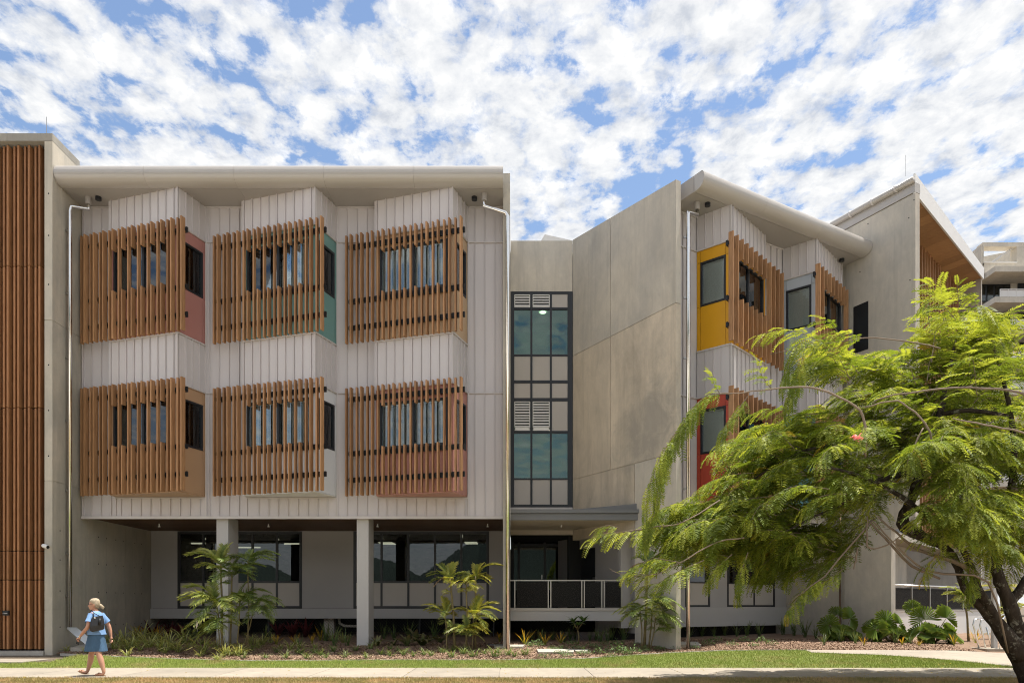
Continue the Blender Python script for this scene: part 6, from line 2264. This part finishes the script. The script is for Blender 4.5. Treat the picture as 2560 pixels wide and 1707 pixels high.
px_spray([(1700, 1405, -1.5), (1640, 1395, -1.5), (1590, 1410, -1.5), (1565, 1435, -1.5)], 0.06, 0.75, 0.5)
px_spray([(1760, 1400, -1.4), (1700, 1425, -1.5), (1650, 1455, -1.5), (1605, 1465, -1.5)], 0.06, 0.75, 0.4)
px_spray([(1830, 1385, -1.4), (1790, 1420, -1.4), (1765, 1455, -1.4)], 0.06, 0.7, 0.4)
px_spray([(2060, 1440, -1.2), (2010, 1475, -1.25), (1985, 1505, -1.3), (1965, 1535, -1.3)], 0.05, 0.65, 0.3, hang=0.5)
px_spray([(2110, 1420, -1.1), (2060, 1455, -1.1), (2030, 1470, -1.1)], 0.06, 0.7, 0.2)
px_spray([(1870, 1380, -1.3), (1850, 1440, -1.3), (1845, 1490, -1.3)], 0.06, 0.65, 0.4, hang=0.4)
px_spray([(1640, 1275, -1.8), (1618, 1320, -1.8), (1612, 1360, -1.8)], 0.06, 0.75, 0.3, hang=0.5)
px_spray([(2420, 1390, -0.6), (2430, 1440, -0.7), (2425, 1490, -0.7)], 0.05, 0.7, 0.1, hang=0.4)
px_spray([(2420, 1345, -0.8), (2360, 1320, -1.0), (2320, 1340, -1.1), (2290, 1352, -1.1)], 0.06, 0.75, 0.5)
px_spray([(2400, 1380, -0.8), (2350, 1380, -1.0), (2320, 1410, -1.1), (2310, 1440, -1.1)], 0.07, 0.7, 0.4)

twigs.build('fine_twigs', M['twig'], tree, kind='stuff')
# the 300 leaves nearest the viewer are objects of their own, the rest one mass
order = sorted(range(len(fronds)), key=lambda i: fronds[i][0].y)
front = set(order[:300])
LM = {}
for q in range(6):
    for yg in (False, True, 2):
        me = bpy.data.meshes.new('leaf')
        me.from_pydata([tuple(p) for p in FV[q][0]], [], FV[q][1])
        me.materials.append(M[('tree', 'tree_tip', 'tree_dry')[int(yg)]])
        LM[q, yg] = me
bv = {0: [], 1: [], 2: []}
bf = {0: [], 1: [], 2: []}
bn_ = {0: 0, 1: 0, 2: 0}
for i, (p, d, sc, q, yg, roll) in enumerate(fronds):
    side = V((0, 0, 1)).cross(d)
    if side.length < 0.05:
        side = V((0, 1, 0))
    side.normalize()
    upv = d.cross(side).normalized()
    side, upv = side * math.cos(roll) + upv * math.sin(roll), upv * math.cos(roll) - side * math.sin(roll)
    if i in front:
        m_ = Matrix((d, side, upv)).transposed()
        inst('leaf', LM[q, yg], tree, p, 0, sc, m_.to_euler())
    else:
        yg = int(yg)
        Rm = np.array((d, side, upv)) * sc
        v = FV[q][0] @ Rm + np.array(p)
        bv[yg].append(v)
        bf[yg].append(np.array(FV[q][1]) + bn_[yg])
        bn_[yg] += len(v)
for yg in (0, 1, 2):
    vv = np.concatenate(bv[yg]) - np.array(WL[tree.name])
    ff = np.concatenate(bf[yg])
    me = bpy.data.meshes.new('crown')
    me.vertices.add(len(vv))
    me.vertices.foreach_set('co', vv.ravel())
    me.loops.add(ff.size)
    me.loops.foreach_set('vertex_index', ff.ravel())
    me.polygons.add(len(ff))
    me.polygons.foreach_set('loop_start', np.arange(0, ff.size, 4))
    me.update()
    me.validate()
    me.materials.append(M[('tree', 'tree_tip', 'tree_dry')[int(yg)]])
    o = bpy.data.objects.new('crown', me)
    COL.objects.link(o)
    o.parent = tree
    o['kind'] = 'stuff'
# one pink blossom among the leaves
pk = T(2142, 1096, -1.9)
mb = MB()
mb.t = []
for k in range(26):
    blade(mb, tuple(pk + V((trnd.uniform(-.06, .06), trnd.uniform(-.05, .05), trnd.uniform(-.05, .04)))), trnd.uniform(0, 6.28), 0.07, 0.04, 0.4, trnd.uniform(0.2, 1.4), 2)
mb.build('blossom', M['pink'], tree)
print('fronds', len(fronds))
# ================================================================== the woman on the footpath
PY_ = 16.03
PX_ = (240 - 1280) * PY_ / F
FWD = V((-0.985, 0.17, 0)).normalized()
LFT = V((-FWD.y, FWD.x, 0))
PZ = 0.012
PO = V((PX_, PY_, PZ))
loc = lambda f, l, z: PO + FWD * f + LFT * l + V((0, 0, z))
person = thing('person', tuple(PO), 'woman in blue top and denim skirt walking left along the footpath', 'person')
SK = {}
verts, edges, radii = [], [], []


def joint(name, f, l, z, r, par=None):
    SK[name] = len(verts)
    verts.append(tuple(V((0, 0, 0)) + FWD * f + LFT * l + V((0, 0, z))))
    radii.append(r)
    if par:
        edges.append((SK[par], SK[name]))


joint('pelvis', 0, 0, 0.92, 0.135)
joint('waist', 0.0, 0, 1.08, 0.125, 'pelvis')
joint('chest', 0.0, 0, 1.25, 0.125, 'waist')
joint('upper', 0.0, 0, 1.36, 0.085, 'chest')
joint('neck0', 0.012, 0, 1.42, 0.056, 'upper')
joint('neck1', 0.03, 0, 1.50, 0.052, 'neck0')
for s, n_ in ((1, 'l'), (-1, 'r')):
    joint(n_ + 'sh', -0.005, 0.165 * s, 1.365, 0.056, 'upper')
joint('lel', -0.01, 0.245, 1.09, 0.045, 'lsh')
joint('lfa', 0.10, 0.245, 0.98, 0.040, 'lel')
joint('lwr', 0.20, 0.235, 0.875, 0.027, 'lfa')
joint('lpa', 0.235, 0.23, 0.815, 0.034, 'lwr')
joint('rel', -0.13, -0.245, 1.09, 0.045, 'rsh')
joint('rfa', -0.155, -0.255, 0.97, 0.038, 'rel')
joint('rwr', -0.17, -0.255, 0.855, 0.026, 'rfa')
joint('rpa', -0.18, -0.255, 0.795, 0.034, 'rwr')
joint('rhip', 0.03, -0.078, 0.82, 0.088, 'pelvis')
joint('rkn', 0.19, -0.085, 0.475, 0.066, 'rhip')
joint('rca', 0.205, -0.085, 0.34, 0.066, 'rkn')
joint('ran', 0.28, -0.085, 0.095, 0.037, 'rca')
joint('lhip', -0.03, 0.078, 0.82, 0.088, 'pelvis')
joint('lkn', -0.15, 0.085, 0.47, 0.066, 'lhip')
joint('lca', -0.20, 0.085, 0.33, 0.067, 'lkn')
joint('lan', -0.27, 0.085, 0.09, 0.037, 'lca')
joint('rhe', 0.30, -0.085, 0.055, 0.034, 'ran')
joint('rba', 0.42, -0.088, 0.075, 0.034, 'rhe')
joint('rto', 0.50, -0.09, 0.105, 0.022, 'rba')
joint('lhe', -0.255, 0.085, 0.045, 0.034, 'lan')
joint('lba', -0.145, 0.088, 0.035, 0.036, 'lhe')
joint('lto', -0.055, 0.09, 0.028, 0.022, 'lba')
me = bpy.data.meshes.new('body')
me.from_pydata(verts, edges, [])
tmp = bpy.data.objects.new('body_tmp', me)
COL.objects.link(tmp)
tmp.modifiers.new('skin', 'SKIN')
tmp.modifiers.new('sub', 'SUBSURF').levels = 2
for i, r in enumerate(radii):
    me.skin_vertices[0].data[i].radius = (r, r)
    me.skin_vertices[0].data[i].use_root = (i == 0)
dg = bpy.context.evaluated_depsgraph_get()
dg.update()
ev = tmp.evaluated_get(dg)
em = ev.to_mesh()
bm_ = MB()
bm_.v = [V(v.co) for v in em.vertices]
bm_.f = [tuple(p.vertices) for p in em.polygons]
ev.to_mesh_clear()
bpy.data.objects.remove(tmp)
# head, turned a little more to the left than the body
HF = V((-0.93, -0.36, 0)).normalized()
HL = V((-HF.y, HF.x, 0))
hc = FWD * 0.035


def hring(z, fc, rf, rl, n=16, nose=0.0):
    out = []
    for k in range(n):
        a = 2 * math.pi * k / n
        x = math.cos(a) * rf
        if nose and k == 0:
            x += nose
        out.append(hc + HF * (fc + x) + HL * math.sin(a) * rl + V((0, 0, z)))
    return out


bm_.rings([hring(1.458, 0.055, 0.022, 0.022), hring(1.466, 0.048, 0.044, 0.036), hring(1.49, 0.034, 0.068, 0.052), hring(1.512, 0.028, 0.080, 0.061, nose=0.005), hring(1.530, 0.024, 0.086, 0.066, nose=0.004), hring(1.548, 0.022, 0.088, 0.069, nose=0.026), hring(1.565, 0.02, 0.090, 0.071, nose=0.016), hring(1.585, 0.018, 0.091, 0.073, nose=0.004), hring(1.62, 0.012, 0.095, 0.075), hring(1.655, 0.005, 0.086, 0.068), hring(1.68, 0.0, 0.062, 0.05), hring(1.692, 0.0, 0.02, 0.02)])
for s in (1, -1):   # ears
    c = hc + HF * 0.0 + HL * 0.074 * s + V((0, 0, 1.565))
    bm_.rings([[c + HF * (0.019 * math.cos(a) * q) + HL * (s * w) + V((0, 0, 0.032 * math.sin(a) * q)) for a in [2 * math.pi * k / 8 for k in range(8)]] for q, w in ((0.8, -0.012), (1.0, 0.004), (0.6, 0.012))])


def hand(palm, fwd, side, curl):
    """four fingers and a thumb"""
    for k, L in enumerate((0.070, 0.078, 0.073, 0.058)):
        b = palm + side * (0.024 - 0.016 * k) + fwd * 0.018
        m = b + fwd * L * 0.5 + curl * L * 0.12
        e = b + fwd * L * 0.85 + curl * L * 0.42
        bm_.tube([b, m, e], [0.0095, 0.009, 0.007], 6)
    b = palm + side * 0.026 - fwd * 0.012
    bm_.tube([b, b + side * 0.022 + fwd * 0.028, b + side * 0.026 + fwd * 0.055 + curl * 0.012], [0.012, 0.011, 0.008], 6)


lp = V(verts[SK['lpa']])
hand(lp, (FWD * 0.5 - V((0, 0, 1)) * 0.85).normalized(), FWD * 0.85 + V((0, 0, 0.5)), -LFT)
rp = V(verts[SK['rpa']])
hand(rp, (V((0, 0, -1)) - FWD * 0.15).normalized(), FWD, LFT)
bm_.v = [p + PO for p in bm_.v]
bm_.build('body', M['skin'], person, smooth=True)
off = PO


def ring(z, f, l, rf, rl, n=22, wave=0.0, ph=0.0):
    out = []
    for k in range(n):
        a = 2 * math.pi * k / n
        w = 1 + wave * math.sin(a * 5 + ph)
        out.append(off + FWD * (f + math.cos(a) * rf * w) + LFT * (l + math.sin(a) * rl * w) + V((0, 0, z)))
    return out


MB().rings([ring(0.545, 0.0, 0, 0.245, 0.205, 22, 0.05), ring(0.60, 0.0, 0, 0.232, 0.203, 22, 0.045), ring(0.70, 0, 0, 0.205, 0.198, 22, 0.03), ring(0.82, -0.005, 0, 0.172, 0.184, 22, 0.015), ring(0.92, -0.01, 0, 0.155, 0.178), ring(1.0, 0, 0, 0.14, 0.162)], cap=False).build('skirt', M['denim'], person, smooth=True)
sh = MB()
sh.rings([ring(0.915, -0.012, 0, 0.182, 0.205, 22, 0.05, 1), ring(0.97, -0.005, 0, 0.172, 0.20, 22, 0.035, 1.4), ring(1.06, 0.0, 0, 0.158, 0.188, 22, 0.02, 2), ring(1.16, 0.0, 0, 0.155, 0.185, 22, 0.015, 2.6), ring(1.26, 0.0, 0, 0.152, 0.188), ring(1.33, -0.005, 0, 0.135, 0.188), ring(1.385, -0.008, 0, 0.105, 0.165), ring(1.415, 0.0, 0, 0.085, 0.105), ring(1.432, 0.006, 0, 0.072, 0.08)], cap=False)
for s, el in ((1, 'lel'), (-1, 'rel')):
    a = loc(-0.005, 0.13 * s, 1.365)
    e = PO + V(verts[SK[el]])
    b = a.lerp(e, 0.35)
    c = a.lerp(e, 0.68) + LFT * 0.012 * s
    sh.tube([a, b, c], [0.075, 0.079, 0.085], 14, cap=False)
sh.build('shirt', M['shirt'], person, smooth=True)
# hair: swept back cap with a short ponytail
hr = MB()


def hair_ring(z, fc, rf, rl, n=18):
    return [off + hc + HF * (fc + math.cos(2 * math.pi * k / n) * rf) + HL * math.sin(2 * math.pi * k / n) * rl + V((0, 0, z + 0.012 * math.sin(3.0 * k))) for k in range(n)]


hr.rings([hair_ring(1.505, -0.045, 0.040, 0.045), hair_ring(1.535, -0.04, 0.062, 0.070), hair_ring(1.575, -0.028, 0.082, 0.084), hair_ring(1.61, -0.012, 0.098, 0.084), hair_ring(1.645, -0.002, 0.102, 0.082), hair_ring(1.675, 0.0, 0.094, 0.074), hair_ring(1.702, 0.0, 0.068, 0.055), hair_ring(1.712, 0.0, 0.025, 0.02)])
pt = off + hc - HF * 0.095
hr.tube([pt + V((0, 0, 1.575)), pt - HF * 0.025 + V((0, 0, 1.555)), pt - HF * 0.05 + V((0, 0, 1.525)), pt - HF * 0.065 + V((0, 0, 1.49)), pt - HF * 0.08 + V((0, 0, 1.475))], [0.03, 0.038, 0.036, 0.024, 0.006], 10)
hr.tube([pt - HF * 0.03 + V((0, 0, 1.55)), pt - HF * 0.07 + V((0, 0, 1.535)), pt - HF * 0.105 + V((0, 0, 1.515))], [0.02, 0.016, 0.004], 8)
hr.build('hair', M['hair'], person, smooth=True)
gl_ = MB()
for s in (1, -1):
    c = off + hc + HF * 0.118 + HL * 0.034 * s + V((0, 0, 1.585))
    gl_.tube([c + HL * 0.026 * math.cos(a) + V((0, 0, 0.02 * math.sin(a))) for a in [2 * math.pi * k / 12 for k in range(13)]], 0.0028, 5)
    gl_.tube([c + HL * 0.027 * s, off + hc + HF * 0.02 + HL * 0.080 * s + V((0, 0, 1.59))], 0.003, 5)
gl_.build('glasses', M['black'], person)
eb = MB()
for s in (1, -1):
    c = off + hc + HF * 0.098 + HL * 0.032 * s + V((0, 0, 1.584))
    eb.rings([[c + HF * w + HL * 0.012 * q * math.cos(a) + V((0, 0, 0.007 * q * math.sin(a))) for a in [2 * math.pi * k / 8 for k in range(8)]] for q, w in ((1, -0.006), (0.8, 0.003), (0.3, 0.006))])
eb.build('eyes', M['white'], person)
for ft, nm, tl in ((1, 'r', 0.0), (-1, 'l', 0.0)):
    h_, b_, t_ = (PO + V(verts[SK[nm + q]]) for q in ('he', 'ba', 'to'))
    dn = V((0, 0, -0.030))
    s_ = MB()
    wv = LFT
    pts = [(h_ - FWD * 0.035, 0.030, 0.036), (h_ + FWD * 0.02, 0.034, 0.037), (b_, 0.044, 0.038), (t_ + FWD * 0.015, 0.030, 0.026)]
    ringsx = []
    for p, w, dz in pts:
        ringsx.append([p + wv * w + V((0, 0, -dz)), p - wv * w + V((0, 0, -dz)), p - wv * w + V((0, 0, -dz + 0.014)), p + wv * w + V((0, 0, -dz + 0.014))])
    s_.rings(ringsx)
    s_.tube([b_ + wv * 0.042 + V((0, 0, -0.028)), b_ + wv * 0.02 + V((0, 0, 0.036)), b_ - wv * 0.02 + V((0, 0, 0.036)), b_ - wv * 0.042 + V((0, 0, -0.028))], 0.009, 6)
    s_.build('sandal', M['sandal'], person)
wr_ = PO + V(verts[SK['lwr']])
MB().tube([wr_ + FWD * 0.008 - V((0, 0, 0.008)), wr_ - FWD * 0.008 + V((0, 0, 0.012))], 0.032, 12).build('watch', M['steel'], person)
# bag, held by its strap over the left shoulder
bc = loc(-0.150, 0.150, 1.0)
bnrm = (-FWD * 0.72 + LFT * 0.70).normalized()
bsd = V((0, 0, 1)).cross(bnrm).normalized()
bag = thing('handbag', tuple(bc), 'black leather tote hanging from the left shoulder of the walking woman', 'bag')
bb = MB()
rs = []
for z, w, t in ((0.0, 0.10, 0.030), (0.02, 0.135, 0.045), (0.12, 0.14, 0.05), (0.24, 0.125, 0.035), (0.32, 0.105, 0.018)):
    rs.append([bc + bsd * (w * cx2) + bnrm * (0.03 + t * cy2) + V((0, 0, z + 0.02 * cx2)) for cx2, cy2 in ((1, -0.6), (1, 0.6), (0.8, 1), (-0.8, 1), (-1, 0.6), (-1, -0.6), (-0.8, -1), (0.8, -1))])
bb.rings(rs)
bb.build('bag_body', M['leather'], bag)
tp = loc(-0.02, 0.15, 1.452)
for q in (0.07, -0.07):
    MB().tube([bc + bsd * q + bnrm * 0.035 + V((0, 0, 0.31)), bc.lerp(tp, 0.65) + bnrm * 0.05 + V((0, 0, 0.10)), tp, loc(0.09, 0.14, 1.36)], 0.009, 6).build('strap', M['leather'], bag, smooth=True)
MB().tube([bc + bnrm * 0.075 + bsd * 0.04 + V((0, 0, 0.13)), bc + bnrm * 0.072 + bsd * 0.045 + V((0, 0, 0.27))], 0.03, 10).build('side_bottle', M['black'], bag, smooth=True)
MB().cyl(bc + bnrm * 0.06 + bsd * -0.05 + V((0, 0, 0.29)), bc + bnrm * 0.068 + bsd * -0.05 + V((0, 0, 0.29)), 0.018, 10).build('clasp', M['steel'], bag)
ph = PO + lp + FWD * 0.02 - V((0, 0, 0.055)) - LFT * 0.012
dn_ = (FWD * 0.35 - V((0, 0, 1)) * 0.9).normalized()
MB().obox(ph - dn_ * 0.07 - FWD * 0.03, dn_ * 0.145, (FWD * 0.9 + V((0, 0, 0.35))).normalized() * 0.07, LFT * 0.009).build('phone', M['black'], None, label='black phone held in the lowered left hand of the walking woman', cat='phone')
